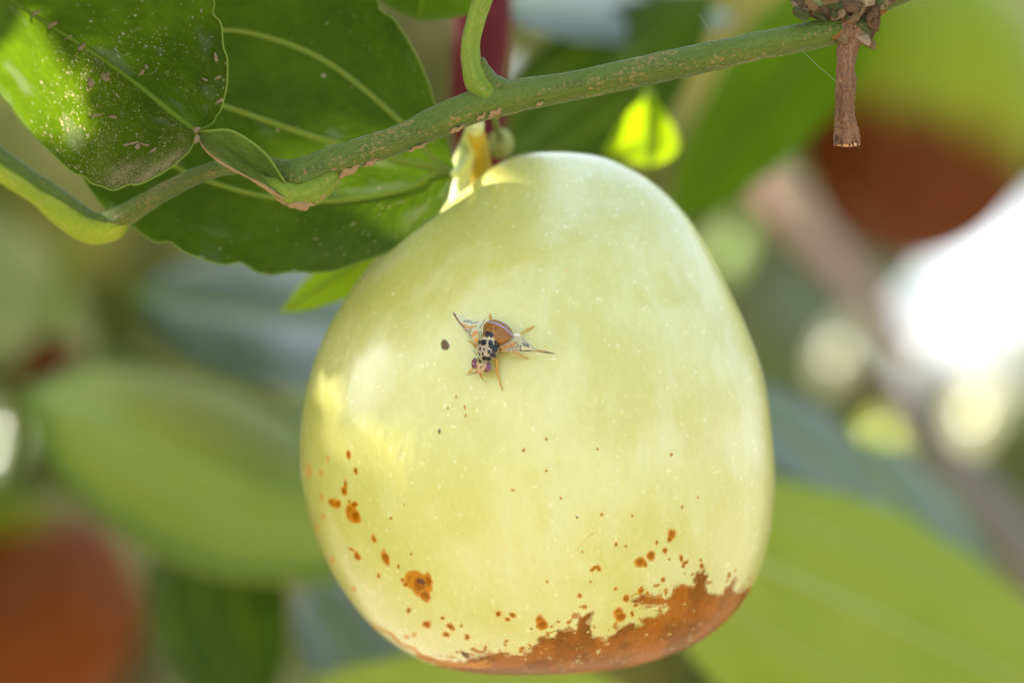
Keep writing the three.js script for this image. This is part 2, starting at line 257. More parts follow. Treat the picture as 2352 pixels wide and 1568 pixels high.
// drawing coordinates of the skin (as the skin is wrapped, not as it is seen): the spots are placed with these
function skinXY(x, y) { const p = onFruit(x, y); return fruit.toDrawing(p.x, p.y); }
{
  const A = (x, y) => [608.7 + 0.3788 * x, 973.9 + 0.3788 * y], B = (x, y) => [1217.4 + 0.3788 * x, 973.9 + 0.3788 * y];
  const spots = [];
  const add = (f, l) => l.forEach(([x, y, rx, ry = rx, rot = 0, tone = 0]) => { const [X, Y] = skinXY(...f(x, y)); spots.push({ x: X, y: Y, rx: rx * 0.3788, ry: ry * 0.3788, c: Math.cos(rot * Math.PI / 180), s: Math.sin(rot * Math.PI / 180), tone }); });
  add(A, [[505, 183, 18, 26], [552, 288, 13, 22], [488, 365, 14, 34], [480, 405, 22, 32], [415, 475, 32, 26], [440, 485, 22, 32], [525, 535, 40, 55], [548, 560, 34, 48, -20], [545, 490, 24, 18], [512, 468, 9, 14], [657, 692, 18, 28, -10], [560, 798, 20, 30, -35], [522, 758, 10, 20, -50], [730, 812, 23, 52, -18],
    [905, 945, 62, 60], [945, 980, 66, 80, -20], [985, 950, 28, 50], [970, 1040, 34, 40], [830, 945, 14, 16], [850, 970, 16, 14], [943, 955, 24, 14, 35, 2], [343, 293, 14, 22, 0, 1], [268, 280, 20, 45, 0, 1], [230, 265, 12, 26, 0, 1], [380, 212, 12, 22, 0, 1], [348, 445, 14, 30, 0, 1], [358, 563, 14, 26, 0, 1], [320, 635, 15, 28, 0, 1], [412, 828, 18, 28, 0, 1], [415, 925, 20, 25, 0, 3], [500, 888, 12, 14, 0, 3], [318, 725, 12, 20, 0, 3],
    [540, 1000, 17, 21, 0, 1], [615, 1010, 15, 22, 0, 3], [690, 918, 14, 17], [808, 862, 10, 17], [870, 1128, 15, 18], [800, 1148, 12, 12, 0, 3], [980, 1215, 30, 24], [1075, 1178, 14, 13], [1125, 1228, 30, 22, 30], [1095, 1275, 25, 18, 30], [1225, 1290, 18, 21], [1190, 1222, 10, 10], [905, 1275, 18, 18, 0, 1], [860, 1290, 20, 16, 0, 1], [1020, 1340, 18, 12, 0, 3], [1290, 1340, 15, 10, 0, 3], [690, 1195, 30, 14, 35, 3], [705, 1075, 10, 12, 0, 3],
    [1415, 1150, 17, 18], [1500, 1155, 22, 16, 30], [1470, 1185, 17, 14], [1560, 1358, 20, 12], [1215, 1400, 30, 15, 25, 2], [760, 570, 9], [740, 640, 9, 9, 0, 3], [840, 490, 7], [885, 785, 8], [1045, 1045, 10, 10, 0, 3], [1210, 1150, 10, 8, 0, 3], [1500, 398, 14, 6, 15], [1055, 45, 9, 18, 0, 2], [1567, 158, 9, 12], [425, 620, 10, 10, 0, 3], [545, 350, 8, 8, 0, 3]]);
  add(B, [[862, 670, 27, 36, 15], [850, 700, 16, 16], [738, 800, 27, 33], [668, 835, 35, 32], [700, 850, 10, 18], [820, 768, 17, 21], [772, 718, 10, 16], [918, 812, 13, 24], [945, 840, 26, 14, -30], [935, 862, 12, 12], [845, 820, 9, 9], [810, 945, 15, 16], [400, 868, 30, 15, -10], [418, 880, 15, 16], [375, 880, 14, 12], [520, 730, 9, 13], [580, 740, 10, 9], [315, 775, 8, 8], [520, 998, 13, 11], [368, 955, 8, 8], [300, 1040, 13, 16], [62, 1185, 30, 34], [72, 1215, 34, 34], [585, 1055, 22, 26], [675, 1010, 14, 18], [535, 1140, 32, 34], [550, 1165, 34, 26], [435, 548, 11, 9], [285, 565, 8, 7, 0, 2], [100, 90, 9], [98, 282, 9], [188, 450, 8], [408, 150, 8], [618, 555, 9, 8], [858, 188, 10], [925, 503, 9], [1022, 445, 8], [105, 955, 9, 8], [10, 1240, 8], [450, 1100, 9, 9, 0, 3], [440, 1215, 10, 10, 0, 3], [240, 1150, 12, 8, 0, 3], [1045, 860, 13, 18], [620, 1150, 12, 20], [640, 1100, 16, 12]]);
  add((x, y) => [x, y], [[1021, 792, 26, 30, 0, 2], [1068, 935, 7, 14], [1069, 955, 6, 12], [1047, 912, 6, 9], [1029, 938, 6, 8]]);
  const line = (f, l, w, tone) => { for (let i = 0; i < l.length - 1; i++) for (let k = 0; k < 12; k++) { const t = k / 12, [x, y] = skinXY(...f(lerp(l[i][0], l[i + 1][0], t), lerp(l[i][1], l[i + 1][1], t))); spots.push({ x, y, rx: w, ry: w * 0.8, c: 1, s: 0, tone }); } };
  line(A, [[610, 1205], [760, 1265], [820, 1330], [900, 1360], [960, 1420]], 6, 1); line(A, [[940, 1405], [1050, 1440], [1150, 1455], [1270, 1465], [1360, 1450]], 9, 0);
  line(B, [[272, 772], [340, 698]], 1.1, 4); line(B, [[340, 698], [370, 668], [390, 662]], 0.8, 4);
  const r = rng(5); // little corky dots and pale pores
  for (let i = 0; i < 1500; i++) { const a = (r() - 0.5) * 2 * Math.PI, v = 0.14 + 0.8 * r(), [y, cx, w] = fruit.get(v), front = Math.abs(a) < 1.5; if (!front) continue; const [X, Y] = fruit.toDrawing(cx + w * Math.sin(a), y); const halo = r() > 0.25, m = halo ? 2.2 : 1; spots.push({ x: X, y: Y, rx: m * (1.1 + 2 * r() * r()), ry: m * (1.2 + 2.2 * r() * r()), c: 1, s: 0, tone: halo ? 6 : 5 }); }
  // the corky russet patch round the blossom end
  const poly = [[-262, 1395], [-180, 1382], [-140, 1370], [-60, 1400], [0, 1385], [60, 1285], [160, 1290], [165, 1245], [185, 1250], [215, 1255], [275, 1240], [292, 1160], [390, 1138], [385, 1180], [362, 1220], [385, 1290], [470, 1312], [560, 1225], [622, 1200], [650, 1240], [700, 1172], [790, 1160], [850, 1110], [790, 1100], [700, 1110], [630, 1100], [625, 1060], [670, 1035], [760, 1040], [850, 1050], [875, 1000], [930, 968], [990, 985], [1002, 920], [1045, 878], [1085, 930], [1080, 1000], [1112, 1030], [1180, 1020], [1240, 930], [1268, 908], [1232, 1010], [1290, 1015], [1330, 980]].map((p) => skinXY(...B(...p)));
  { const e = poly[poly.length - 1], s = poly[0]; poly.push([e[0] + 40, e[1] + 10], [e[0] + 40, 1700], [s[0] - 420, 1700], [s[0] - 130, s[1] + 40]); }
  const inside = (x, y) => { let c = false; for (let i = 0, j = poly.length - 1; i < poly.length; j = i++) { const [a, b] = poly[i], [p, q] = poly[j]; if ((b > y) !== (q > y) && x < (p - a) * (y - b) / (q - b) + a) c = !c; } return c; };
  const cells = new Map(); for (const s of spots) { const R = Math.max(s.rx, s.ry) * 1.8 + 3; for (let X = Math.floor((s.x - R) / 24); X <= Math.floor((s.x + R) / 24); X++) for (let Y = Math.floor((s.y - R) / 24); Y <= Math.floor((s.y + R) / 24); Y++) { const k = X * 4096 + Y; (cells.get(k) ?? cells.set(k, []).get(k)).push(s); } }
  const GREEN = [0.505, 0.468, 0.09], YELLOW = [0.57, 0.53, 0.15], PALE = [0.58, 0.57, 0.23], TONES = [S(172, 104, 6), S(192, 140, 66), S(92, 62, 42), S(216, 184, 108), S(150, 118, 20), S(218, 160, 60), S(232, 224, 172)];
  const RUSSET = S(150, 82, 2), RUSSET2 = S(160, 106, 54), RUSSET3 = S(120, 64, 0);
  const corky = new Float32Array(2048 * 2048);
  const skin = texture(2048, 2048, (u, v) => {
    let cork = 0;
    const vv = 1 - v, [y, cx, w] = fruit.get(vv), a = (u - 0.5) * 2 * Math.PI, sx = Math.sin(a), [x, Y] = fruit.toDrawing(cx + w * sx, y), front = Math.abs(a) <= Math.PI / 2;
    const px = w * sx * 1000, pz = w * Math.cos(a) * 1000, py = y * 1000;   // millimetres, for seamless noise
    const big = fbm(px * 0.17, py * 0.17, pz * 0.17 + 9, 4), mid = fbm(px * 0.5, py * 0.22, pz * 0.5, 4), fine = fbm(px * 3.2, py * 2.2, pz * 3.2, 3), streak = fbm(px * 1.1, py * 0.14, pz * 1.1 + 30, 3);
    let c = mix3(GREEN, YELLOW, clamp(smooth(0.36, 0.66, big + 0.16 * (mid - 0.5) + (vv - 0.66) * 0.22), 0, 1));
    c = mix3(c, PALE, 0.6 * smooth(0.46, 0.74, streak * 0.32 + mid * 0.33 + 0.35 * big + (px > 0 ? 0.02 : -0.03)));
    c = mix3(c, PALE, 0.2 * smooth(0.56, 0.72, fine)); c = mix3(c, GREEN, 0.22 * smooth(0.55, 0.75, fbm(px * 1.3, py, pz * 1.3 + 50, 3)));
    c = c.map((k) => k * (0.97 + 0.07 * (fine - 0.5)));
    const jx = (fbm(px * 2.4, py * 2.4, pz * 2.4 + 70, 3) - 0.5) * 26, jy = (fbm(px * 2.4, py * 2.4, pz * 2.4 + 90, 3) - 0.5) * 26;
    if (front) {
      const here = (inside(x + jx * 0.7, Y + jy * 0.7) + inside(x + jx * 0.9 + 3, Y + jy * 0.9 + 2) + inside(x + jx * 1.1 - 3, Y + jy * 1.1) + inside(x + jx * 0.5, Y + jy * 0.5 - 4) + inside(x + jx * 1.4, Y + jy * 1.4 + 4)) / 5 * smooth(0.20, 0.28, fbm(px * 3, py * 3, pz * 3 + 130, 3));
      if (here < 0.5 && (inside(x + jx * 0.5, Y + 26 + jy * 0.5) || inside(x + 14, Y + 12))) {                      // the patch breaks up into islands along its rim
        const k = smooth(0.585, 0.64, fbm(px * 2.6, py * 2.6, pz * 2.6 + 170, 3)); if (k > 0) { c = mix3(c, mix3(RUSSET, S(190, 128, 30), 0.4), k * 0.9); cork = k; }
      }
      if (here > 0) {
        cork = here; const before = c;
        const k = smooth(0.45, 0.62, fbm(px * 0.5 + 3, py * 0.8, pz * 0.5, 3)), under = smooth(0.955, 0.99, vv + 0.06 * (mid - 0.5));
        c = mix3(mix3(RUSSET3, RUSSET, smooth(0.35, 0.6, mid)), RUSSET2, clamp(0.15 * k + under * 0.7, 0, 1)); c = mix3(before, c.map((q) => q * (0.72 + 0.3 * fine + 0.3 * noise(px * 5, py * 5, pz * 5))), here * 0.96);
      }
      for (const s of cells.get(Math.floor(x / 24) * 4096 + Math.floor(Y / 24)) ?? []) {
        if (s.tone >= 5 && cork > 0.3) continue; const m = s.tone >= 4 ? 0.1 : 0.28 * Math.min(1, Math.max(s.rx, s.ry) / 12) + 0.08, dx = x + jx * m - s.x, dy = Y + jy * m - s.y, X = (dx * s.c + dy * s.s) / s.rx, Z = (-dx * s.s + dy * s.c) / s.ry, d = Math.hypot(X, Z);
        const soft = 1 - smooth(1 - Math.min(0.6, 2.6 / s.rx), 1 + Math.min(0.5, 2.4 / s.rx), d); if (soft > 0) { const q = (s.tone === 0 ? mix3(S(142, 80, 0), S(190, 124, 22), smooth(0.3, 1, d)) : TONES[s.tone]).map((k) => k * (0.8 + 0.4 * fine)); c = mix3(c, q, soft * [0.97, 0.8, 0.95, 0.5, 0.9, 0.7, 0.28][s.tone]); if (s.tone < 3) cork = Math.max(cork, soft); }
      }
    } else { const k = fbm(px * 0.6, py * 0.9, pz * 0.6 + 200, 4) + (vv - 0.9) * 2; if (k > 0.62) c = mix3(c, RUSSET, smooth(0.62, 0.66, k)); }
    corky[Math.floor(v * 2048) * 2048 + Math.floor(u * 2048)] = cork;
    return c;
  });
  const corkAt = (u, v) => corky[Math.floor(v * 2048) * 2048 + Math.floor(u * 2048)];
  const wax = texture(1024, 1024, (u, v) => { const k = 1 - 0.96 * corkAt(u, v); return [k, k, k, k]; }); wax.colorSpace = THREE.NoColorSpace;
  const bump = texture(1024, 1024, (u, v) => { const a = u * 2 * Math.PI, k = corkAt(u, v); return 0.42 + k * (0.12 + 0.3 * (fbm(Math.cos(a) * 60, v * 90, Math.sin(a) * 60, 3) - 0.4)) + 0.5 * (fbm(Math.cos(a) * 26, v * 40, Math.sin(a) * 26, 4) - 0.5) + 0.35 * (fbm(Math.cos(a) * 7, v * 9, Math.sin(a) * 7, 3) - 0.5); }, false);
  const g = grid(256, 200, (i, j) => {
    const v = j / 200, [y, cx, w] = fruit.get(1 - v), a = (i / 256 - 0.5) * 2 * Math.PI, rib = 1 + Math.sin(Math.PI * v) * (0.008 * Math.sin(a * 5 + 1) + 0.012 * (fbm(w * Math.sin(a) * 130, y * 130, w * Math.cos(a) * 130 + 3, 3) - 0.5));
    return { p: V(cx + w * (1 + 0.3 * (rib - 1)) * Math.sin(a), y, FZ + fruit.DEEP * w * rib * Math.cos(a)), u: i / 256, v };
  }, true);
  const o = thing('green_fruit', V(0.0015, fruit.hi, FZ), 'large pale yellow green fruit with brown russet patch, a fly on it', 'fruit');
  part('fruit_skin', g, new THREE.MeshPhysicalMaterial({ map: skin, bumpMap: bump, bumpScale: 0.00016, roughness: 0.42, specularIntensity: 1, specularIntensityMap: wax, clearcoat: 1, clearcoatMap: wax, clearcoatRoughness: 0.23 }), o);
  const pale = plain([0.55, 0.56, 0.22], 0.5);
  part('fruit_stalk', stem([[at(1096, 285, -0.010), 0.0006], [at(1082, 330, -0.0160), 0.0006], [at(1066, 380, -0.0185), 0.00065], [at(1056, 440, -0.0185), 0.0007], [at(1056, 495, -0.0170), 0.0010]], { seg: 40, sides: 14, rough: 0.08, scale: 900 }), pale, o, 'sunlit cream stalk of the fruit');
  part('fruit_stalk', stem([[at(1092, 300, -0.012), 0.0007], [at(1100, 360, -0.0195), 0.0009], [at(1112, 430, -0.0205), 0.0010], [at(1130, 480, -0.0195), 0.0012]], { seg: 40, sides: 14, rough: 0.15, scale: 900 }), plain([0.46, 0.32, 0.03], 0.8, { specularIntensity: 0.3 }), o, 'ochre yellow side of the stalk');
}

// ---------------------------------------------------------------- the twig that crosses the picture
const bark = (seed, base, base2, crust, amount) => texture(256, 1024, (u, v) => {
  const a = u * 2 * Math.PI, x = Math.cos(a), z = Math.sin(a), n = fbm(x * 9, v * 100, z * 9 + seed, 4), m = fbm(x * 1.6, v * 7, z * 1.6 + seed, 3), l = fbm(x * 2, v * 3, z * 2 + seed + 5, 3);
  let c = mix3(base, base2, clamp(l * 1.6 - 0.3, 0, 1)); c = mix3(c, crust, smooth(0.66 - amount * 3 * (m - 0.42), 0.75 - amount * 3 * (m - 0.42), n) * 0.6); return c.map((k) => k * (0.9 + 0.25 * (fbm(x * 20, v * 90, z * 20, 2) - 0.5)));
});
const twigBump = texture(256, 1024, (u, v) => { const a = u * 2 * Math.PI; return fbm(Math.cos(a) * 8, v * 50, Math.sin(a) * 8, 4); }, false);
const twigGreen = new THREE.MeshPhysicalMaterial({ map: bark(1, [0.080, 0.112, 0.014], [0.115, 0.155, 0.018], S(158, 122, 78), 0.2), roughness: 0.65, bumpMap: twigBump, bumpScale: 0.00025, sheen: 0.6, sheenRoughness: 0.3, specularIntensity: 0.4, sheenColor: new THREE.Color(0.45, 0.65, 0.65) });
const twigYellow = new THREE.MeshPhysicalMaterial({ map: bark(2, [0.13, 0.19, 0.012], [0.21, 0.27, 0.02], S(170, 125, 80), 0.08), roughness: 0.6, bumpMap: twigBump, bumpScale: 0.0002, sheen: 0.3, sheenRoughness: 0.3, specularIntensity: 0.4, sheenColor: new THREE.Color(0.4, 0.6, 0.5) });
const twigSunTint = new THREE.MeshPhysicalMaterial({ map: bark(9, [0.24, 0.30, 0.012], [0.34, 0.39, 0.02], S(190, 150, 90), 0.08), roughness: 0.7, specularIntensity: 0.4, bumpMap: twigBump, bumpScale: 0.0002 });  // lighter yellow green stands in for sun shining through the twig
const barkBrown = new THREE.MeshPhysicalMaterial({ map: bark(3, [0.18, 0.085, 0.04], [0.36, 0.195, 0.105], S(165, 120, 84), 0.2), roughness: 0.95, specularIntensity: 0.15, bumpMap: twigBump, bumpScale: 0.0006 });
const barkRough = new THREE.MeshPhysicalMaterial({ map: bark(4, [0.10, 0.075, 0.04], [0.27, 0.17, 0.085], S(160, 122, 80), 0.3), roughness: 0.95, specularIntensity: 0.15, bumpMap: twigBump, bumpScale: 0.0008 });
const crustMat = plain(S(142, 114, 74), 0.95, { specularIntensity: 0.2 });
const dirtMat = plain(S(118, 106, 76), 1, { specularIntensity: 0.1 });
const U = MM;                                                     // radii below are in drawing units
{
  const o = thing('green_twig', at(1930, 40, -0.0005), 'long fuzzy green twig with tan crust running above the pale fruit', 'twig');
  const ridge = (a, t) => 1 + 0.05 * Math.cos(3 * a + 4 * t) + 0.03 * Math.cos(5 * a + 1);
  part('main_stem', stem([[at(1945, 62, -0.0006), 27.9 * U], [at(1880, 78, -0.0004), 33.48 * U], [at(1765, 100, -0.0002), 32.55 * U], [at(1529, 152, 0), 35.34 * U], [at(1300, 200, 0), 34.41 * U], [at(1150, 228, 0.0002), 39.06 * U], [at(1040, 265, 0.0003), 38.13 * U], [at(913, 322, 0.0004), 32.55 * U], [at(830, 350, 0.0004), 33.48 * U], [at(752, 378, 0.0005), 37.2 * U], [at(690, 405, 0.0003), 42.78 * U], [at(640, 392, -0.0008), 27.9 * U], [at(560, 380, -0.002), 18.6 * U], [at(470, 397, -0.0045), 19.53 * U], [at(370, 445, -0.0065), 21.39 * U], [at(285, 496, -0.008), 26.04 * U], [at(222, 522, -0.009), 33.48 * U], [at(160, 482, -0.0095), 31.62 * U], [at(85, 428, -0.0105), 29.76 * U], [at(20, 385, -0.0115), 31.62 * U], [at(-40, 345, -0.0125), 37.2 * U], [at(-120, 290, -0.014), 33.48 * U]], { seg: 360, sides: 36, shape: ridge, rough: 0.07, scale: 900, metre: 0.02 }), twigGreen, o);
  part('node_swelling', stem([[at(786, 392, 0.0006), 8 * U], [at(760, 410, 0.0008), 26 * U], [at(715, 440, 0.0010), 33 * U], [at(675, 447, 0.0011), 29 * U], [at(630, 428, 0.0011), 20 * U], [at(600, 408, 0.001), 8 * U]], { seg: 60, sides: 24, rough: 0.1, scale: 800, metre: 0.02 }), twigYellow, o);
  part('node_swelling', stem([[at(300, 506, -0.0078), 8 * U], [at(258, 528, -0.0082), 28 * U], [at(202, 530, -0.0085), 31 * U], [at(140, 492, -0.0088), 28 * U], [at(80, 450, -0.0094), 19 * U], [at(20, 410, -0.0104), 21 * U], [at(-50, 368, -0.0115), 23 * U]], { seg: 60, sides: 24, rough: 0.08, scale: 700, metre: 0.02 }), twigSunTint, o);  // swollen node and left twig end, their sunlit lower side put into the colour
  part('side_shoot', stem([[at(1140, 232, 0.0003), 21.6 * U], [at(1118, 214, 0.0004), 30.6 * U], [at(1096, 190, 0.0005), 28.8 * U], [at(1083, 150, 0.0005), 23.4 * U], [at(1080, 105, 0.0004), 21.6 * U], [at(1092, 50, 0.0003), 21.6 * U], [at(1108, 0, 0.0001), 22.5 * U], [at(1125, -60, 0), 22.5 * U]], { seg: 90, sides: 24, rough: 0.06, scale: 800, metre: 0.02, shape: ridge }), twigYellow, o);
  part('side_shoot', stem([[at(1180, 222, 0.0003), 30 * U], [at(1150, 204, 0.0004), 26 * U], [at(1122, 180, 0.0004), 20 * U], [at(1104, 140, 0.0004), 12 * U]], { seg: 40, sides: 20, rough: 0.05, scale: 800, metre: 0.02 }), twigGreen, o);
  for (const [x, y, l, a, w, z] of [[1138, 258, 34, -0.45, 7, 0.0012], [800, 394, 60, -0.5, 9, 0.0011], [850, 374, 40, -0.4, 6, 0.0009], [690, 470, 62, 0.02, 10, 0.0016], [648, 458, 34, 0.6, 7, 0.0015], [735, 453, 34, -0.7, 7, 0.0015], [1050, 296, 40, -0.4, 5, 0.0011], [1105, 268, 24, -0.5, 4, 0.0014], [960, 338, 50, -0.35, 4, 0.0009], [1240, 238, 16, -0.2, 3, 0.001]]) {
    const q = []; for (let k = 0; k <= 6; k++) { const t = k / 6 - 0.5; q.push([at(x + Math.cos(a) * l * t, y + Math.sin(a) * l * t + 3 * Math.sin(k * 2.1), z), U * w * (1 - 3 * t * t)]); }
    part('tan_crust', stem(q, { seg: 24, sides: 10, rough: 1, scale: 2200 }), crustMat, o);
  }
  part('young_bud', blob(at(1150, 330, -0.022), 0.0010, 0.0012, 0.001, { rough: 0.12, detail: 3 }), plain([0.30, 0.30, 0.08], 0.8, { specularIntensity: 0.3 }), o, 'small round dull bud');
  part('bud_stalk', stem([[at(1135, 250, -0.006), 8 * U], [at(1140, 290, -0.016), 8 * U], [at(1150, 320, -0.022), 10 * U]], { seg: 20, sides: 10 }), twigYellow, o);
}
{
  const o = thing('broken_twig', at(1930, 10, -0.0008), 'short brown broken twig hanging from a scaly bark knob', 'twig');
  part('stub', stem([[at(1962, 25, -0.0006), 40 * U], [at(1955, 70, -0.0002), 34 * U], [at(1946, 120, 0), 24 * U], [at(1943, 180, 0.0002), 23 * U], [at(1942, 240, 0.0003), 22 * U], [at(1943, 280, 0.0003), 24 * U], [at(1946, 318, 0.0003), 30 * U], [at(1947, 332, 0.0003), 31 * U]], { seg: 110, sides: 32, rough: 0.24, scale: 1500, cap: false, metre: 0.012, flat: 0.7, shape: (a, t) => 1 + 0.1 * Math.cos(4 * a) * smooth(0.6, 1, t) }), barkBrown, o);
  part('broken_end', blob(at(1947, 331, 0.0003), 29 * U, 6 * U, 19 * U, { rough: 0.3, scale: 2500, detail: 3 }), plain(S(200, 150, 105), 0.9), o);
  for (const [x, y, a, b] of [[1922, 326, -3, 12], [1934, 332, 1, 8], [1951, 333, 2, 9], [1958, 330, 4, 14]]) part('fibre', stem([[at(x, y - 14, 0.0008), 2.6 * U], [at(x + a * 0.4, y, 0.0009), 2.2 * U], [at(x + a, y + b, 0.0009), 0.8 * U]], { seg: 8, sides: 6, rough: 0.4, scale: 3000 }), barkBrown, o);
  part('fibre', stem([[at(1966, 322, 0.0006), 3 * U], [at(1972, 335, 0.0007), 2.4 * U], [at(1976, 345, 0.0007), 1.2 * U]], { seg: 8, sides: 6 }), barkBrown, o);
  part('bark_knob', blob(at(1935, 2, -0.0012), 112 * U, 48 * U, 70 * U, { rough: 0.3, scale: 700, detail: 5 }), barkRough, o);
  part('bark_knob', blob(at(1985, 45, -0.0008), 34 * U, 52 * U, 30 * U, { rough: 0.35, scale: 1200, detail: 4 }), barkRough, o);
  const r = rng(31);
  const flakes = [[0.20, 0.12, 0.055], [0.38, 0.25, 0.12], [0.10, 0.06, 0.028], [0.42, 0.19, 0.04], [0.46, 0.33, 0.18], [0.30, 0.19, 0.08], [0.12, 0.13, 0.04]].map((c) => plain(c, 0.95, { specularIntensity: 0.2, bumpMap: twigBump, bumpScale: 0.0003 }));
  for (let i = 0; i < 60; i++) {
    const low = i % 2, x = low ? 1925 + r() * 85 : 1805 + r() * 245, y = low ? 20 + r() * 85 : -20 + r() * 66 - 0.0012 * (x - 1935) * (x - 1935), w = 10 + r() * 19;
    const f = blob(at(x, y, (low ? 0 : 0.0007) + r() * 0.0004), w * U, w * (0.4 + 0.4 * r()) * U, 4.5 * U, { rough: 1, scale: 2400, detail: 2, turn: new THREE.Euler((r() - 0.5) * 1.1, (r() - 0.5) * 1.1, (r() - 0.5) * 2.2) });
    part('bark_flake', f, flakes[Math.floor(r() * flakes.length)], o);
  }
  part('lichen', blob(at(1880, -5, 0.0002), 40 * U, 22 * U, 30 * U, { rough: 0.3, scale: 900, detail: 3 }), plain([0.12, 0.14, 0.05], 0.95), o);
  part('upper_stem', stem([[at(2000, 5, -0.001), 34 * U], [at(2080, -30, -0.001), 36 * U], [at(2200, -80, -0.001), 36 * U]], { seg: 30, sides: 20, rough: 0.08, scale: 700, metre: 0.02 }), twigGreen, o);
}

// ---------------------------------------------------------------- near leaves
leaf('dusty_leaf', pts([[452, 300, 0.0006], [492, 278, 0.0012], [516, 220, 0.0018], [523, 150, 0.0018], [506, 50, 0.002], [470, -50, 0.0045], [380, -160, 0.00675], [180, -230, 0.0105], [-130, -170, 0.01575]]),
  pts([[452, 300, 0.0002], [400, 262, 0.0003], [330, 205, 0.0006], [270, 160, 0.0012], [200, 112, 0.0033], [120, 62, 0.0057], [40, 10, 0.009], [-50, -60, 0.01275], [-130, -170, 0.01575]]),
  pts([[452, 300, 0.0006], [432, 350, 0.001], [350, 410, 0.001], [262, 436, 0.001], [192, 412, 0.0018], [102, 338, 0.0057], [10, 235, 0.00975], [-90, 70, 0.01425], [-130, -170, 0.01575]]),
  M.dusty, 'dark dusty leaf with tan specks at the upper left, in focus', null, { vein: 0.0003, veinM: veinDull, nt: 90, ns: 20, bulge: 0.10, wave: 0.03, seed: 4, rim: 0.00007 });
// its folded stalk, part of the same leaf
{
  const o = scene.getObjectByName('dusty_leaf');
  const { blade } = leafShape(pts([[450, 301, 0.001], [482, 300, 0.0022], [525, 299, 0.0026], [575, 325, 0.0026], [615, 360, 0.0024], [645, 405, 0.0018], [668, 438, 0.0013]]), pts([[450, 303, 0.001], [482, 322, 0.001], [530, 352, 0.0009], [575, 382, 0.0009], [612, 408, 0.001], [648, 432, 0.0011], [678, 452, 0.0013]]), pts([[450, 305, 0.001], [466, 338, 0.0016], [505, 372, 0.0022], [555, 400, 0.0024], [600, 424, 0.0023], [640, 450, 0.002], [676, 466, 0.0014]]), { nt: 40, ns: 8, bulge: -0.1, wave: 0.02, serrate: 0 });
  part('folded_stalk', blade, leafMaterial(leafMap(18, [0.07, 0.11, 0.01], [0.16, 0.22, 0.03], { dust: 0.3, veins: 0 }), { through: 0.4, gloss: 0.3 }), o);
  part('stalk_rim', stem(pts([[452, 306, 0.001], [466, 338, 0.0016], [505, 372, 0.0022], [555, 400, 0.0024], [600, 424, 0.0023], [640, 450, 0.002], [676, 466, 0.0014]]).map((p, i) => [p, U * [1.5, 2.5, 3.5, 3, 4, 4, 3][i]]), { seg: 120, sides: 10, rough: 0.9, scale: 1500 }), crustMat, o);
  part('stalk_rim', stem(pts([[452, 301, 0.001], [482, 300, 0.0022], [525, 299, 0.0026], [575, 325, 0.0026], [615, 360, 0.0024], [645, 405, 0.0018], [666, 436, 0.0013]]).map((p) => [p, U * 3]), { seg: 60, sides: 8 }), rimMat, o);
  for (const [x, y, z, a, b, w] of [[315, 337, 0.0004, 6, 6, 0], [240, 178, 0.0006, 12, 7, -0.6], [246, 170, 0.0006, 6, 5, 0.2], [451, 297, 0.0012, 7, 5, 0.5], [451, 322, 0.0014, 5, 9, -0.5], [340, 400, 0.001, 9, 4, -0.4], [152, 86, 0.0036, 22, 5, 0.6], [112, 58, 0.0052, 26, 6, 0.6], [70, 32, 0.0068, 20, 7, 0.5], [185, 108, 0, 14, 4, 0.6], [300, 330, 0, 16, 3, 0.2], [330, 332, 0, 12, 3, -0.3], [350, 345, 0, 9, 3, 0.5], [205, 190, 0, 9, 12, 0.3], [500, 178, 0, 8, 3, 0.4], [470, 182, 0, 7, 3, -0.5], [495, 132, 0, 4, 10, 0.2], [505, 232, 0, 9, 4, 0.4], [325, 165, 0, 4, 10, -0.6], [335, 150, 0, 3, 8, 0.3], [215, 265, 0, 18, 3, 0.1], [255, 268, 0, 14, 3, -0.1]]) part('dirt_crumb', blob(at(x, y, onLeaf('dusty_leaf', x, y) + (x > 440 ? z : 0.00006)), a * U, b * U, 3 * U, { rough: 1, scale: 9000, detail: 4, turn: new THREE.Euler(0, 0, w) }), dirtMat, o);
}
leaf('three_veined_leaf', pts([[1045, 395, -0.0125], [1006, 255, -0.0112], [944, 95, -0.0105], [845, -20, -0.0098], [680, -85, -0.0093], [480, -90, -0.009], [300, -30, -0.009], [150, 120, -0.0095]]),
  pts([[1045, 395, -0.0125], [900, 363, -0.0117], [740, 320, -0.0110], [620, 280, -0.0106], [520, 245, -0.0102], [400, 205, -0.0099], [280, 165, -0.0097], [150, 120, -0.0095]]),
  pts([[1045, 395, -0.0125], [1006, 490, -0.0115], [850, 598, -0.0106], [655, 632, -0.0100], [450, 592, -0.0096], [292, 520, -0.0094], [196, 425, -0.0092], [150, 120, -0.0095]]),
  M.dark, 'large dark green leaf with three yellow veins behind the twig', null, { vein: 0.00029, sideVein: 0.00025, nt: 80, ns: 16, bulge: -0.08, wave: 0.05, seed: 9, serrate: 0.03, rim: 0.00008, veinM: plain([0.50, 0.58, 0.10], 1, { transmission: 0.86, thickness: 0, specularIntensity: 0.2, side: THREE.DoubleSide }), stalk: [[at(1043, 398, -0.0124), 0.0004], [at(1054, 374, -0.0150), 0.00055], [at(1072, 335, -0.0165), 0.00062], [at(1092, 285, -0.011), 0.00065]] });

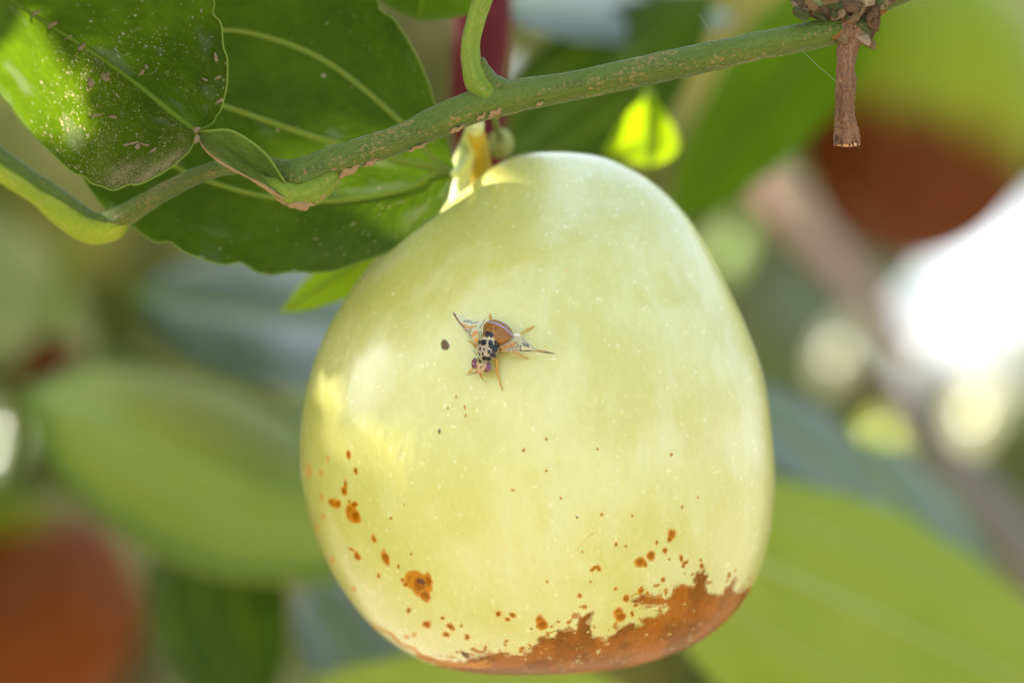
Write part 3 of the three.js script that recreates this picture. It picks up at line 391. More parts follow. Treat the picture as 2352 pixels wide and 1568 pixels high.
// ---------------------------------------------------------------- blurred leaves, twigs and fruits behind
const BG = 'blurred leaves hanging behind the pale fruit';
leaf('lime_leaf', ...ovate([1040, 468, -0.0185], [640, 720, -0.030], 66, 58, { zl: 0.002, zr: -0.004 }), M.lime, 'small yellow green leaf between the dark leaf and the fruit shoulder', BG, { vein: 0.0004 });
leaf('drooping_leaf', ...ovate([980, -70, -0.022], [960, 48, -0.020], 150, 130, { zl: 0.004, zr: 0.004, arch: 0.003 }), M.mid, 'bright green leaf edge at the top, beside the red stem', BG, { vein: 0.0004 });
leaf('shaded_leaf', ...ovate([1120, 400, -0.070], [1640, -20, -0.080], 150, 170, { zl: -0.012, zr: 0.004 }), M.dark, 'dark green shaded leaf above the top of the pale fruit', BG, { vein: 0.0005, veinM: veinDull });
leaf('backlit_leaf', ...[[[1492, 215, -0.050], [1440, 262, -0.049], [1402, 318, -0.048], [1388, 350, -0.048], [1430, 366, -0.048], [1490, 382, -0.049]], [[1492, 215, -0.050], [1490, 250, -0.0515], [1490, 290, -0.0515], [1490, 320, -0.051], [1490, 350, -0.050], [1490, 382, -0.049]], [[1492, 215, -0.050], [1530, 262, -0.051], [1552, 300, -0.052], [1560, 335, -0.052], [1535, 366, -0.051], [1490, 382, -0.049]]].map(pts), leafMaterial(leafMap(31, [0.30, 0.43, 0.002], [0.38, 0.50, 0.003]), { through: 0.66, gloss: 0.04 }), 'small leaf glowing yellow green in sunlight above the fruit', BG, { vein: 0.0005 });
leaf('long_leaf', ...ovate([2020, -100, -0.100], [1540, 520, -0.110], 140, 140, { zl: 0.006, zr: -0.01 }), M.mid, 'long mid green leaf slanting behind the right half of the twig', BG, { vein: 0.0006, veinM: veinDull });
leaf('grey_green_leaf', ...ovate([1110, 10, -0.085], [1700, 45, -0.09], 50, 70, { zl: -0.02, zr: 0.01 }), M.glossy, 'grey green glossy leaf strip along the top edge', BG, { vein: 0.0005 });
leaf('broad_leaf', ...ovate([60, 905, -0.118], [1010, 1265, -0.10], 200, 200, { zl: -0.034, zr: 0.006, bend: -20 }), M.sheeny, 'broad light green leaf left of the pale fruit, yellow lower margin', BG, { vein: 0.0006, sideVein: 0.0003, rim: 0.0009, veinM: paleVein });
leaf('sky_lit_leaf', ...ovate([300, 680, -0.135], [1050, 790, -0.125], 130, 150, { zl: -0.022, zr: 0.022 }), M.glossy, 'bluish glossy leaf under the three veined leaf', BG, { vein: 0.0006 });
leaf('wide_leaf', ...ovate([1480, 1180, -0.085], [2600, 1680, -0.115], 240, 330, { zl: -0.012, zr: 0.008 }), M.pale, 'wide light green leaf at the lower right, pale midrib', BG, { vein: 0.0007, sideVein: 0.0003, veinM: paleVein });
leaf('blue_tinted_leaf', ...ovate([1960, 1010, -0.130], [2330, 1480, -0.125], 110, 110, { zl: -0.015, zr: 0.015 }), M.glossy, 'bluish shiny leaf at the right, above the wide leaf', BG, { vein: 0.0006 });
leaf('teal_leaf', ...ovate([1700, 900, -0.12], [2010, 1130, -0.115], 90, 90, { zl: -0.013, zr: 0.012 }), M.glossy, 'teal shiny leaf touching the right edge of the pale fruit', BG, { vein: 0.0006 });
leaf('deep_green_leaf', ...ovate([420, 1200, -0.115], [560, 1700, -0.12], 190, 150, { zl: 0.01, zr: -0.02 }), M.dark, 'deep green leaf at the bottom, left of the pale fruit', BG, { vein: 0.0006, veinM: veinDull });
leaf('bottom_leaf', ...ovate([700, 1330, -0.13], [960, 1680, -0.125], 130, 110, { zl: -0.016, zr: 0.016 }), M.glossy, 'bluish grey leaf under the left side of the pale fruit', BG, { vein: 0.0006 });
leaf('low_leaf', ...ovate([1500, 1640, -0.075], [700, 1570, -0.09], 70, 110, { zl: -0.01, zr: 0.01 }), M.pale, 'light green leaf along the bottom edge beneath the fruit', BG, { vein: 0.0006 });
leaf('olive_leaf', ...ovate([-160, 480, -0.22], [230, 860, -0.23], 120, 160, { zl: -0.02, zr: 0.02 }), M.olive, 'dull olive leaf far back at the left edge', BG, { vein: 0.0006, veinM: veinDull });

const redBark = new THREE.MeshPhysicalMaterial({ map: bark(6, [0.085, 0.008, 0.008], [0.13, 0.016, 0.014], S(130, 50, 45), 0.1), roughness: 0.8, specularIntensity: 0.3 });
const tanBark = new THREE.MeshPhysicalMaterial({ map: bark(7, [0.42, 0.24, 0.16], [0.55, 0.34, 0.24], S(210, 165, 145), 0.3), roughness: 0.8 });
const greyBark = new THREE.MeshPhysicalMaterial({ map: bark(8, [0.17, 0.145, 0.11], [0.26, 0.22, 0.165], S(160, 140, 110), 0.3), roughness: 0.9 });
function branch(name, c, mat, label) { const o = thing(name, c[0][0], label, 'branch'); part('bark', stem(c, { seg: 60, sides: 18, rough: 0.1, scale: 300, metre: 0.03 }), mat, o); return o; }
branch('red_stem', [[at(1120, -120, -0.054), 0.0025], [at(1108, 60, -0.052), 0.0025], [at(1100, 200, -0.051), 0.0025], [at(1104, 330, -0.050), 0.0024], [at(1130, 420, -0.055), 0.0023], [at(1190, 620, -0.065), 0.0023]], redBark, 'dark red blurred stem standing behind the green side shoot');
branch('pinkish_branch', [[at(1720, 360, -0.32), 0.0024], [at(1810, 470, -0.315), 0.0026], [at(1920, 600, -0.31), 0.0022], [at(2030, 720, -0.305), 0.0014], [at(2100, 800, -0.30), 0.0008]], tanBark, 'pinkish tan branch slanting under the ripening fruit on the right');
branch('grey_branch', [[at(2040, 900, -0.24), 0.002], [at(2160, 1040, -0.235), 0.0026], [at(2300, 1200, -0.23), 0.003], [at(2480, 1420, -0.22), 0.0034]], greyBark, 'grey brown branch at the right edge, below the bright gap');

function ripeFruit(name, centre, rx, ry, tilt, label, seed, brownFrom, brown = [[0.065, 0.010, 0.0004], [0.14, 0.034, 0.0006]]) {
  const map = texture(512, 512, (u, v) => {
    const a = u * 2 * Math.PI, x = Math.cos(a) * Math.sin(Math.PI * v), z = Math.sin(a) * Math.sin(Math.PI * v), y = -Math.cos(Math.PI * v), n = fbm(x * 2 + 5, y * 2, z * 2 + seed, 4), f = fbm(x * 14, y * 14, z * 14 + seed, 3);
    const k = smooth(-0.22, 0.26, y - brownFrom + (n - 0.5) * 0.5);     // y: -1 at the stalk end .. 1 at the blossom end of the texture
    return mix3(mix3([0.16, 0.21, 0.006], [0.26, 0.29, 0.012], f), mix3(brown[0], brown[1], f), k);
  });
  const o = thing(name, centre, label, 'fruit');
  const g = grid(64, 48, (i, j) => { const th = Math.PI * j / 48, a = i / 64 * 2 * Math.PI, s = Math.sin(th) * (1 - 0.04 * Math.cos(th)); return { p: V(rx * s * Math.cos(a), ry * Math.cos(th), rx * s * Math.sin(a)).applyAxisAngle(V(0, 0, 1), tilt).add(centre), u: i / 64, v: j / 48 }; }, true);
  part('fruit_skin', g, new THREE.MeshPhysicalMaterial({ map, roughness: 0.6, specularIntensity: 0.15, clearcoat: 0.12, clearcoatRoughness: 0.35 }), o);
  const top = V(0, ry * 0.96, 0).applyAxisAngle(V(0, 0, 1), tilt).add(centre);
  part('fruit_stalk', stem([[top, 0.001], [top.clone().add(V(0.001, 0.006, 0)), 0.0009], [top.clone().add(V(0.003, 0.014, 0.001)), 0.0009]], { seg: 16, sides: 8 }), twigYellow, o);
  return o;
}
ripeFruit('ripening_fruit', at(2125, 262, -0.20), 0.0146, 0.0180, -0.28, 'ripening fruit, green above and red brown below, at upper right', 3, 0.05);
ripeFruit('brown_fruit', at(60, 1400, -0.20), 0.0140, 0.0144, 0.25, 'blurred ripe orange brown fruit at lower left', 8, -0.75, [[0.09, 0.014, 0.0003], [0.22, 0.058, 0.0006]]);
ripeFruit('far_fruit', at(120, 850, -0.20), 0.0042, 0.0046, 0, 'small blurred brown fruit far back at left', 5, -0.9);

// small curled leaves farther back, shiny enough to throw the sun at the lens
const GLINTS = [[1920, 810, -0.42, 0.020, [0.20, 0.20, 0.12]], [2025, 1010, -0.44, 0.020, [0.26, 0.30, 0.03]], [1668, 570, -0.40, 0.018, [0.16, 0.22, 0.05]], [2235, 950, -0.40, 0.022, [0.3, 0.3, 0.16]], [-10, 1015, -0.40, 0.022, [0.2, 0.24, 0.1]], [550, 1545, -0.38, 0.014, [0.14, 0.2, 0.06]]].map(([x, y, z, R, c]) => [at(x, y, z), R, c]);
const GLINT_LABELS = ['shiny curled leaf, grey disc right of the pale fruit', 'shiny curled leaf, yellow green disc right of the pale fruit', 'shiny curled leaf, pale disc at the upper right shoulder of the fruit', 'shiny curled leaf, cream disc below the bright gap', 'shiny curled leaf, white disc at the left edge', 'shiny curled leaf, dim disc at the bottom edge'];
GLINTS.forEach(([p, R, c], i) => {
  const n = SUN.clone().add(V(0, EYE, DIST).sub(p).normalize()).normalize(), q = new THREE.Quaternion().setFromUnitVectors(V(0, 0, 1), n);
  const g = grid(20, 20, (a, b) => { const u = (a / 10 - 1), v = (b / 10 - 1), w = Math.pow(Math.max(0, 1 - v * v), 0.7) * 0.25, x = u * w, y = v * 0.32, k = 1 - Math.sqrt(1 - x * x - y * y); return { p: V(x * R, y * R, -k * R).applyQuaternion(q).add(p), u: 0.5 + u / 2, v: b / 20 }; });
  const o = thing('curled_leaf', p, GLINT_LABELS[i], 'leaf');
  part('blade', g, new THREE.MeshPhysicalMaterial({ color: new THREE.Color(...c), roughness: 0.6, clearcoat: [0.075, 0.075, 0.03, 0.09, 0.2, 0.04][i], clearcoatRoughness: 0.14, specularIntensity: 0.05, side: THREE.DoubleSide }), o);
});

// ---------------------------------------------------------------- the fruit fly, measured in units of 5 micrometres (x right, y down, h above the skin)
const FU = 0.1553, FS = FU * MM;
const fp = (x, y, h) => onFruit(974 + FU * x, 669.6 + FU * y, h * FS);
{
  const o = thing('fruit_fly', fp(950, 835, 0), 'small fly with spotted wings, red eyes and orange abdomen, on the fruit', 'fly');
  const E = (c, ax, ay, az, ang) => ({ c, ax, ay, az, cs: Math.cos(ang), sn: Math.sin(ang) });           // ellipsoid turned about h: ay runs along (sin, cos)
  const ell = [
    E([855, 1092, 205], 112, 84, 88, 0.30), E([948, 838, 215], 160, 185, 150, 0.16), E([985, 640, 255], 88, 66, 66, 0.1),
    E([1095, 604, 195], 236, 172, 125, 0.52), E([830, 1160, 175], 70, 50, 60, 0.3), E([1130, 800, 190], 46, 40, 40, 0), E([790, 730, 190], 44, 40, 40, 0),
  ];
  const C = (a, b, ra, rb) => ({ a, b, ra, rb });
  const caps = [C([905, 985, 200], [880, 1040, 200], 60, 55), C([990, 700, 190], [1050, 650, 190], 110, 130)];
  const legs = [
    [[1010, 960, 130, 24], [1068, 1010, 150, 22], [1075, 1180, 110, 20], [1108, 1290, 62, 11], [1138, 1400, 16, 9], [1162, 1462, 9, 8]],
    [[800, 1000, 130, 24], [730, 1130, 100, 16], [690, 1172, 50, 12], [650, 1196, 10, 11]],
    [[1090, 850, 110, 26], [1250, 880, 150, 22], [1370, 900, 100, 15], [1450, 955, 40, 10], [1538, 992, 10, 11]],
    [[1100, 760, 110, 26], [1300, 700, 160, 22], [1425, 625, 110, 12], [1500, 570, 50, 11], [1628, 514, 10, 13]],
    [[860, 760, 110, 24], [900, 560, 150, 22], [985, 440, 80, 16], [975, 345, 10, 15]],
    [[840, 820, 110, 24], [740, 790, 150, 16], [690, 740, 70, 10], [650, 720, 10, 9]],
  ];
  for (const l of legs) for (let i = 0; i < l.length - 1; i++) caps.push(C(l[i].slice(0, 3), l[i + 1].slice(0, 3), l[i][3], l[i + 1][3]));
  const smin = (a, b, k) => { const h = Math.max(k - Math.abs(a - b), 0) / k; return Math.min(a, b) - h * h * k * 0.25; };
  const sdf = (x, y, h) => {
    let d = 1e9;
    for (const e of ell) { const X = x - e.c[0], Y = y - e.c[1], H = h - e.c[2], p = (X * e.cs + Y * e.sn), q = (-X * e.sn + Y * e.cs); const k0 = Math.hypot(p / e.ax, q / e.ay, H / e.az), k1 = Math.hypot(p / (e.ax * e.ax), q / (e.ay * e.ay), H / (e.az * e.az)); d = smin(d, k1 > 1e-9 ? k0 * (k0 - 1) / k1 : -50, 14); }
    for (const c of caps) { const bx = c.b[0] - c.a[0], by = c.b[1] - c.a[1], bh = c.b[2] - c.a[2], t = clamp(((x - c.a[0]) * bx + (y - c.a[1]) * by + (h - c.a[2]) * bh) / (bx * bx + by * by + bh * bh), 0, 1); const r = lerp(c.ra, c.rb, t), q = Math.hypot(x - c.a[0] - bx * t, y - c.a[1] - by * t, h - c.a[2] - bh * t) - r; if (q < 60) d = smin(d, q, 10); }
    return d;
  };
  // surface nets: one vertex in every cell that the surface crosses
  const st = 7, lo = [570, 310, -12], n = [158, 170, 56], [nx, ny, nz] = n, F = new Float32Array(nx * ny * nz), id = (i, j, k) => (k * ny + j) * nx + i;
  for (let k = 0; k < nz; k++) for (let j = 0; j < ny; j++) for (let i = 0; i < nx; i++) F[id(i, j, k)] = sdf(lo[0] + i * st, lo[1] + j * st, lo[2] + k * st);
  const vid = new Int32Array(nx * ny * nz).fill(-1), P = [], idx = [];
  for (let k = 0; k < nz - 1; k++) for (let j = 0; j < ny - 1; j++) for (let i = 0; i < nx - 1; i++) {
    let sx = 0, sy = 0, sz = 0, m = 0;
    const edge = (a, b, c, d, e, f) => { const p = F[id(i + a, j + b, k + c)], q = F[id(i + d, j + e, k + f)]; if ((p < 0) !== (q < 0)) { const t = p / (p - q); sx += lerp(a, d, t); sy += lerp(b, e, t); sz += lerp(c, f, t); m++; } };
    for (const [a, b] of [[0, 0], [0, 1], [1, 0], [1, 1]]) { edge(0, a, b, 1, a, b); edge(a, 0, b, a, 1, b); edge(a, b, 0, a, b, 1); }
    if (m) { vid[id(i, j, k)] = P.length; P.push([lo[0] + (i + sx / m) * st, lo[1] + (j + sy / m) * st, lo[2] + (k + sz / m) * st]); }
  }
  for (let k = 1; k < nz - 1; k++) for (let j = 1; j < ny - 1; j++) for (let i = 1; i < nx - 1; i++) {
    const a = F[id(i, j, k)] < 0; const quad = (p, q, r, s, flip) => { if (p < 0 || q < 0 || r < 0 || s < 0) return; flip ? idx.push(p, q, r, p, r, s) : idx.push(p, r, q, p, s, r); };
    if (a !== (F[id(i + 1, j, k)] < 0)) quad(vid[id(i, j - 1, k - 1)], vid[id(i, j, k - 1)], vid[id(i, j, k)], vid[id(i, j - 1, k)], !a);
    if (a !== (F[id(i, j + 1, k)] < 0)) quad(vid[id(i - 1, j, k - 1)], vid[id(i - 1, j, k)], vid[id(i, j, k)], vid[id(i, j, k - 1)], !a);
    if (a !== (F[id(i, j, k + 1)] < 0)) quad(vid[id(i - 1, j - 1, k)], vid[id(i, j - 1, k)], vid[id(i, j, k)], vid[id(i - 1, j, k)], !a);
  }
  // colours of the living fly: dull tan thorax with black blotches, black scutellum, orange abdomen with lilac bands
  const BLACK = [0.010, 0.008, 0.009], TAN = S(148, 126, 92), CREAM = S(192, 174, 128), ORANGE = S(146, 96, 22), LILAC = S(150, 132, 146), HEAD = S(184, 158, 112), LEG = S(190, 136, 50);
  const blots = [[878, 740, 46, 62, 0.3], [990, 785, 40, 70, 0.15], [1070, 725, 30, 52, -0.25], [1046, 840, 44, 74, -0.15], [830, 845, 18, 26, 0], [958, 888, 28, 28, 0], [1018, 940, 50, 36, -0.3], [940, 990, 62, 34, 0.1], [880, 985, 26, 42, -0.2], [868, 925, 14, 30, 0.1], [886, 850, 12, 28, 0], [818, 752, 24, 34, 0], [812, 930, 20, 36, 0], [1095, 780, 20, 60, 0]];
  const pos = [], col = [];
  for (const [x, y, h] of P) {
    const w = fp(x, y, h); pos.push(w.x, w.y, w.z);
    const near = (e) => { const X = x - e.c[0], Y = y - e.c[1], p = X * e.cs + Y * e.sn, q = -X * e.sn + Y * e.cs; return [Math.hypot(p / e.ax, q / e.ay, (h - e.c[2]) / e.az), p / e.ax, q / e.ay]; };
    const [dh] = near(ell[0]), [dt] = near(ell[1]), [ds] = near(ell[2]), [da, pa, qa] = near(ell[3]), [df] = near(ell[4]);
    const jit = (noise(x * 0.06, y * 0.06, h * 0.06) - 0.5);
    let c = LEG; const best = Math.min(dh, dt, ds, da, df);
    if (ds < 1.04) c = y > 676 + 10 * Math.sin(x * 0.09) ? CREAM : BLACK;
    else if (best < 1.12) {
      if (best === dh || best === df) { c = mix3(HEAD, ORANGE, 0.25 + 0.5 * jit); if (Math.hypot(x - 830, y - 1036) < 22 || Math.hypot(x - 785, y - 1103) < 12 || Math.hypot(x - 840, y - 1120) < 14) c = BLACK; }
      else if (best === ds) c = y > 668 ? CREAM : BLACK;
      else if (best === dt) {
        c = mix3(TAN, CREAM, clamp(0.3 + 1.2 * jit, 0, 1)); c = mix3(c, S(140, 116, 86), 0.5 * smooth(0.5, 0.7, noise(x * 0.16, y * 0.05, 2)));
        for (const [bx, by, rx, ry, an] of blots) { const X = x - bx, Y = y - by, cs = Math.cos(an), sn = Math.sin(an); if (Math.hypot((X * cs - Y * sn) / rx, (X * sn + Y * cs) / ry) + jit * 0.5 < 1) c = BLACK; }
        if (y < 708 && y > 672) c = CREAM;
      } else { c = mix3(ORANGE, S(126, 76, 12), clamp(0.5 + 1.4 * jit, 0, 1)); const b = qa - 0.30 * pa * pa + 0.03 * jit; if ((b < -0.56 && b > -0.70) || (b < -0.92 && b > -1.0)) c = LILAC; }
    }
    col.push(...c);
  }
  const g = new THREE.BufferGeometry(); g.setAttribute('position', new THREE.Float32BufferAttribute(pos, 3)); g.setAttribute('color', new THREE.Float32BufferAttribute(col, 3)); g.setIndex(idx); g.computeVertexNormals();
  part('body', g, new THREE.MeshPhysicalMaterial({ vertexColors: true, roughness: 0.5, specularIntensity: 0.6, clearcoat: 0.2, clearcoatRoughness: 0.2 }), o);
  const eyeMat = new THREE.MeshPhysicalMaterial({ vertexColors: true, roughness: 0.3, clearcoat: 0.8, clearcoatRoughness: 0.1 });
  const ellipsoid = (x, y, h, rx, ry, rz, ang) => { const e = new THREE.SphereGeometry(1, 36, 28), p = e.attributes.position, cl = []; for (let i = 0; i < p.count; i++) { cl.push(...mix3(S(102, 12, 12), S(112, 88, 98), smooth(0.62, 0.86, Math.hypot(p.getX(i) + 0.1, p.getY(i) - 0.08)))); const a = p.getX(i) * rx, b = p.getY(i) * ry, c = Math.cos(ang), s = Math.sin(ang); const w = fp(x + a * c - b * s, y + a * s + b * c, h + p.getZ(i) * rz); p.setXYZ(i, w.x, w.y, w.z); } e.setAttribute('color', new THREE.Float32BufferAttribute(cl, 3)); e.computeVertexNormals(); return e; };
  part('eye', ellipsoid(742, 1064, 205, 46, 84, 74, 0.05), eyeMat, o); part('eye', ellipsoid(936, 1122, 205, 68, 84, 80, 0.35), eyeMat, o);
  const tube = (l, r0, r1) => stem(l.map((q, i) => [fp(...q), FS * lerp(r0, r1, i / (l.length - 1))]), { seg: 14, sides: 7 });
  const antM = plain(S(170, 100, 48), 0.6), hair = plain([0.012, 0.010, 0.010], 0.5);
  for (const [a, b] of [[[[785, 1180, 190], [768, 1200, 185], [745, 1215, 170]], [[748, 1214, 170], [690, 1226, 160], [600, 1240, 150]]], [[[815, 1180, 190], [828, 1225, 180], [848, 1272, 160]], [[846, 1268, 165], [880, 1310, 150], [938, 1342, 140]]]]) { const an = part('antenna', tube(a, 17, 10), antM, o); part('arista', tube(b, 4, 2), hair, an); }
  const bristles = [];
  for (const [x, y, h, x2, y2, h2] of [[772, 862, 250, 722, 775, 300], [782, 918, 240, 735, 862, 290], [790, 950, 230, 742, 888, 270], [755, 810, 250, 738, 738, 300], [835, 690, 300, 806, 575, 330], [850, 660, 300, 846, 560, 340], [912, 610, 280, 920, 530, 330], [978, 585, 290, 1012, 505, 330], [1035, 595, 290, 1060, 520, 330], [1085, 660, 280, 1130, 585, 310], [1105, 690, 280, 1120, 620, 320], [1100, 790, 280, 1155, 745, 300], [1090, 915, 250, 1172, 890, 270], [1105, 870, 260, 1180, 845, 280], [770, 985, 260, 735, 965, 270], [900, 1060, 290, 912, 985, 330], [860, 1110, 290, 905, 1030, 340], [812, 1020, 290, 808, 960, 320], [1010, 1000, 240, 960, 1025, 270], [740, 890, 240, 700, 860, 270]]) bristles.push(tube([[x, y, h], [(x + x2) / 2 - 4, (y + y2) / 2, (h + h2) / 2 + 8], [x2, y2, h2]], 4.2, 1.6));
  bristles.forEach((b) => part('bristle', b, hair, o));
  // wings: stiff membranes with brown, orange and black bands, tilted so that the front edge lies low
  function wing(outline, hh, paint, label) {
    const sh = new THREE.Shape(outline.map(([x, y]) => new THREE.Vector2(x, y))), raw = new THREE.ShapeGeometry(sh, 8);
    let g2 = raw.toNonIndexed(); const q = [];
    const sub = (a, b, c, d) => { const l = Math.max(a.distanceTo(b), b.distanceTo(c), c.distanceTo(a)); if (d === 0 || l < 24) { q.push(a, b, c); return; } const ab = a.clone().lerp(b, 0.5), bc = b.clone().lerp(c, 0.5), ca = c.clone().lerp(a, 0.5); sub(a, ab, ca, d - 1); sub(ab, b, bc, d - 1); sub(ca, bc, c, d - 1); sub(ab, bc, ca, d - 1); };
    const pp = g2.attributes.position; for (let i = 0; i < pp.count; i += 3) sub(...[0, 1, 2].map((k) => V().fromBufferAttribute(pp, i + k)), 4);
    let x0 = 1e9, y0 = 1e9, x1 = -1e9, y1 = -1e9; outline.forEach(([x, y]) => { x0 = Math.min(x0, x); y0 = Math.min(y0, y); x1 = Math.max(x1, x); y1 = Math.max(y1, y); });
    const po = [], uv = []; for (const v of q) { const w = fp(v.x, v.y, hh(v.x, v.y)); po.push(w.x, w.y, w.z); uv.push((v.x - x0) / (x1 - x0), (v.y - y0) / (y1 - y0)); }
    let ge = new THREE.BufferGeometry(); ge.setAttribute('position', new THREE.Float32BufferAttribute(po, 3)); ge.setAttribute('uv', new THREE.Float32BufferAttribute(uv, 2)); ge = mergeVertices(ge, 1e-8); ge.computeVertexNormals();
    const map = texture(256, 256, (u, v) => paint(lerp(x0, x1, u), lerp(y0, y1, v)));
    const m = part('wing', ge, new THREE.MeshPhysicalMaterial({ map, transparent: true, roughness: 0.3, clearcoat: 0.6, clearcoatRoughness: 0.15, side: THREE.DoubleSide }), o, label);
    return m;
  }
  const seg = (x, y, a, b) => { const dx = b[0] - a[0], dy = b[1] - a[1], t = clamp(((x - a[0]) * dx + (y - a[1]) * dy) / (dx * dx + dy * dy), 0, 1); return Math.hypot(x - a[0] - dx * t, y - a[1] - dy * t); };
  const CLEAR = [...S(165, 168, 150), 0.42], WB = S(60, 48, 40), WO = S(176, 112, 40), WG = S(120, 122, 116);
  const banded = (bands, net) => (x, y) => {
    let c = CLEAR; const j = (noise(x * 0.05, y * 0.05, 8) - 0.5) * 16;
    for (const [a, b, w, k] of bands) { const d = seg(x, y, a, b) + j; if (d < w) c = [...k, 0.95]; }
    if (net(x, y)) { const p = (x * 0.8 + y * 0.6) / 26 + 1.3 * noise(x * 0.03, y * 0.03, 4), q = (-x * 0.5 + y * 0.86) / 30 + 1.3 * noise(x * 0.03, y * 0.03, 9); const l = Math.min(Math.abs(p - Math.round(p)), Math.abs(q - Math.round(q))); c = l < 0.19 ? [...BLACK, 1] : [...S(222, 208, 160), 0.85]; }
    return c;
  };
  wing([[770, 735], [690, 692], [640, 640], [585, 565], [520, 480], [455, 385], [415, 300], [470, 325], [600, 385], [700, 425], [800, 448], [860, 440], [915, 406], [880, 470], [835, 530], [810, 590], [800, 660]], (x, y) => { const t = (770 - x) / 355; return 215 + 60 * t + (660 - y - (770 - x) * 0.98) * 0.5; },
    banded([[[415, 300], [445, 360], 26, WB], [[450, 365], [530, 470], 20, WO], [[530, 480], [640, 520], 20, WO], [[500, 465], [545, 520], 16, S(110, 90, 120)], [[600, 440], [690, 440], 20, WG], [[640, 545], [760, 510], 18, WO], [[700, 470], [900, 420], 9, WG], [[720, 640], [780, 600], 26, WO], [[415, 300], [700, 690], 8, WB], [[780, 650], [740, 720], 18, S(190, 150, 90)], [[915, 406], [800, 580], 7, WB]], (x, y) => y > 545 && y < 690 && x < 705 && noise(x * 0.02, y * 0.02, 1) > 0.15), 'left wing with black netting and orange bands');
  wing([[1135, 800], [1150, 885], [1280, 892], [1450, 886], [1600, 882], [1780, 908], [1972, 926], [1800, 876], [1672, 858], [1600, 812], [1540, 755], [1460, 690], [1420, 630], [1380, 602], [1335, 612], [1320, 680], [1240, 750]], (x, y) => 205 + 0.10 * (x - 1135) + (890 - y) * 0.62,
    banded([[[1150, 850], [1330, 770], 24, WO], [[1200, 820], [1300, 800], 20, S(150, 96, 20)], [[1340, 830], [1600, 868], 9, S(224, 190, 110)], [[1400, 870], [1700, 880], 11, WB], [[1700, 872], [1972, 926], 30, WB], [[1620, 876], [1800, 890], 8, WO], [[1450, 700], [1660, 855], 12, WG], [[1470, 770], [1540, 810], 22, S(90, 84, 78)], [[1330, 640], [1420, 640], 16, S(190, 196, 180)]], (x, y) => (x < 1440 && y > 820 && x > 1250 && y < 880) || (x > 1340 && x < 1440 && y > 740 && y < 830 && noise(x * 0.02, y * 0.02, 3) > 0.3)), 'right wing seen almost edge on');
}

// ---------------------------------------------------------------- threads of spider silk by the twig
{
  const o = thing('spider_thread', at(1660, 110, 0.001), 'fine spider threads above the right half of the twig', 'spider web'), silk = plain([0.3, 0.35, 0.25], 0.5);
  for (const [a, b] of [[[1630, 70], [1690, 0]], [[1630, 70], [1605, 30]], [[1630, 70], [1628, 105]], [[1845, 118], [1925, 190]]]) part('thread', stem([[at(...a, 0.0006), 0.000008], [at((a[0] + b[0]) / 2, (a[1] + b[1]) / 2 + 2, 0.0006), 0.000008], [at(...b, 0.0006), 0.000008]], { seg: 8, sides: 5 }), silk, o);
}

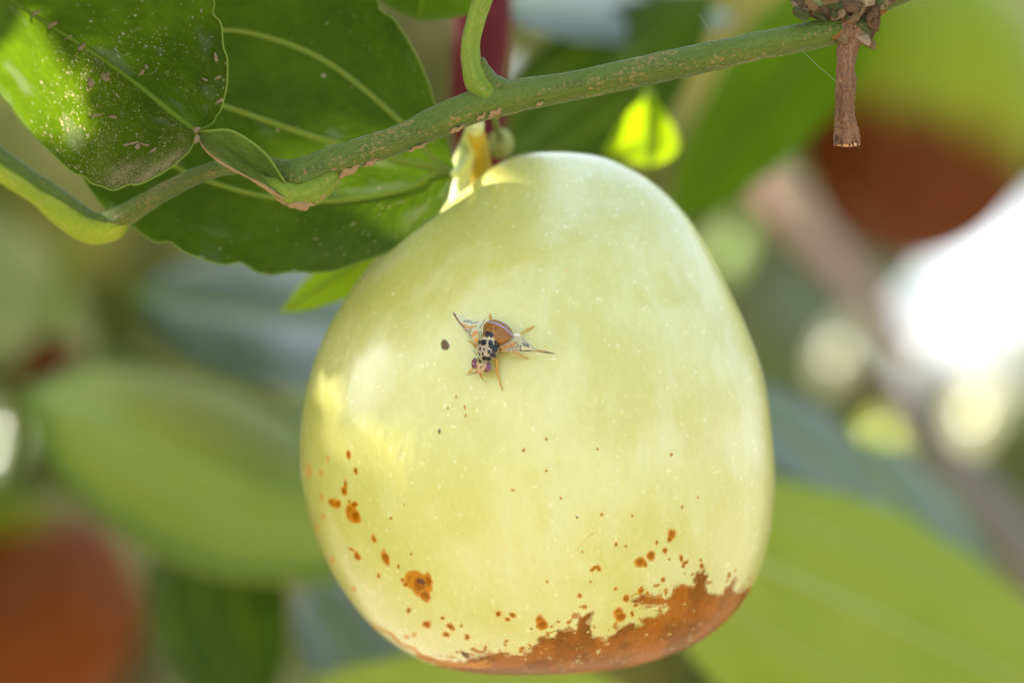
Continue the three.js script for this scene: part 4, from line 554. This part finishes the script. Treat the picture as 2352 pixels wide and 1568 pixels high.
// ---------------------------------------------------------------- the tree's crown above and to the left, outside the picture: its leaves and gaps are placed to shape sun and shade
{
  const A = V(0, 1, 0).cross(SUN).normalize(), Bv = SUN.clone().cross(A), flat = (p) => [p.dot(A), p.dot(Bv)];
  const lit = [[at(95, 225, 0.006), 1.2], [at(60, 130, 0.008), 1.1], [at(10, 190, 0.010), 1.9], [at(40, 285, 0.008), 0.4], [at(190, 200, 0.0035), -0.9], [at(1068, 350, -0.0168), 0.6], [at(1058, 425, -0.0185), 0.5], [at(850, 440, -0.0112), 1.5], [at(960, 420, -0.012), 1.8], [at(1025, 398, -0.0125), 1.1], [onFruit(775, 825), -1.3], [onFruit(735, 920), -1.1], ...GLINTS.map((q) => [q[0], 8]),
    [at(1460, 315, -0.049), 2.2], [at(1510, 320, -0.051), 1.5], [at(985, 512, -0.020), 1.1], [at(205, 550, -0.009), 0.9], [at(20, 400, -0.0115), 0.8]].map(([p, r]) => [...flat(p), r / 1000]);
  const r = rng(19), big = [], small = [], q = new THREE.Quaternion(), q2 = new THREE.Quaternion(), e = new THREE.Euler();
  const c0 = flat(at(1176, 784, -0.03)), base = V(0, EYE, -0.03);
  const cheek = onFruit(845, 880), skinN = onFruit(860, 880).sub(cheek).cross(onFruit(845, 865).sub(cheek)).normalize(), toEye = V(0, EYE, DIST).sub(cheek).normalize(), gap = skinN.multiplyScalar(2 * skinN.dot(toEye)).sub(toEye).normalize();   // what the left cheek of the fruit mirrors
  const put = (list, a, b, t, s, tilt) => {
    const p = base.clone().addScaledVector(A, a - c0[0]).addScaledVector(Bv, b - c0[1]); p.addScaledVector(SUN, t);
    const [fx, fy] = inFrame(p), mr = 0.6 * s * DIST / (DIST - p.z) / MM; if (p.x > -0.03 || p.z > 0.06 || (fx > -mr && fx < 2352 + mr && fy > -mr && fy < 1568 + mr)) return;
    if (p.clone().sub(cheek).normalize().dot(gap) > 0.962) return;                     // an opening left so the cheek mirrors the bright sky at the left
    q.setFromUnitVectors(V(0, 0, 1), SUN); e.set((r() - 0.5) * tilt, (r() - 0.5) * tilt, r() * 6.28); q2.setFromEuler(e); q.multiply(q2);
    const m = new THREE.Matrix4().compose(p, q, V(s, s, s)); m.multiply(new THREE.Matrix4().makeTranslation(0, -0.5, 0)); const k = 0.7 + 0.6 * r();
    list.push([m, [k, k, k]]);
  };
  const grow = (list, step, s, tilt, w, h) => { for (let a = -w; a < w; a += step) for (let b = -h; b < h; b += step) { const x = c0[0] + a + (r() - 0.5) * step, y = c0[1] + b + (r() - 0.5) * step, k = s * (0.8 + 0.4 * r()), t = 0.17 + 0.2 * r(); if (lit.some(([X, Y, R]) => Math.hypot(x - X, y - Y) < R + k * 0.43)) continue; put(list, x, y, t, k, tilt); } };
  grow(big, 0.018, 0.050, 1.2, 0.34, 0.30); grow(big, 0.012, 0.034, 0.9, 0.13, 0.105); grow(small, 0.0042, 0.0095, 0.6, 0.085, 0.07); grow(small, 0.0022, 0.004, 0.5, 0.05, 0.05);  // the tiny leaves are filler, added to narrow the patches of sun
  for (let i = 0; i < 420; i++) { const p = V(-0.13 - 0.16 * r(), EYE - 0.14 + 0.34 * r(), -0.12 + 0.30 * r()), k = 0.035 + 0.02 * r(), [x, y] = flat(p); if (lit.some(([X, Y, R]) => Math.hypot(x - X, y - Y) < R + k * 0.55)) continue; put(big, x, y, p.clone().sub(base).dot(SUN), k, 2.4); }
  const leafG = simpleLeaf(1, 0.72, 0.12, 6, 2), mat = leafMaterial(leafMap(22, [0.05, 0.09, 0.01], [0.10, 0.16, 0.02], { size: 128 }), { through: 0.3 });
  instanced('unseen_tree_canopy', leafG, mat, big.concat(small), 'unseen leafy crown of the fruit tree, leaves and gaps placed to shape the light', 'foliage');
}

scene.traverse((o) => { if (o.isMesh) { o.castShadow = true; o.receiveShadow = true; } });
renderer.render(scene, camera);
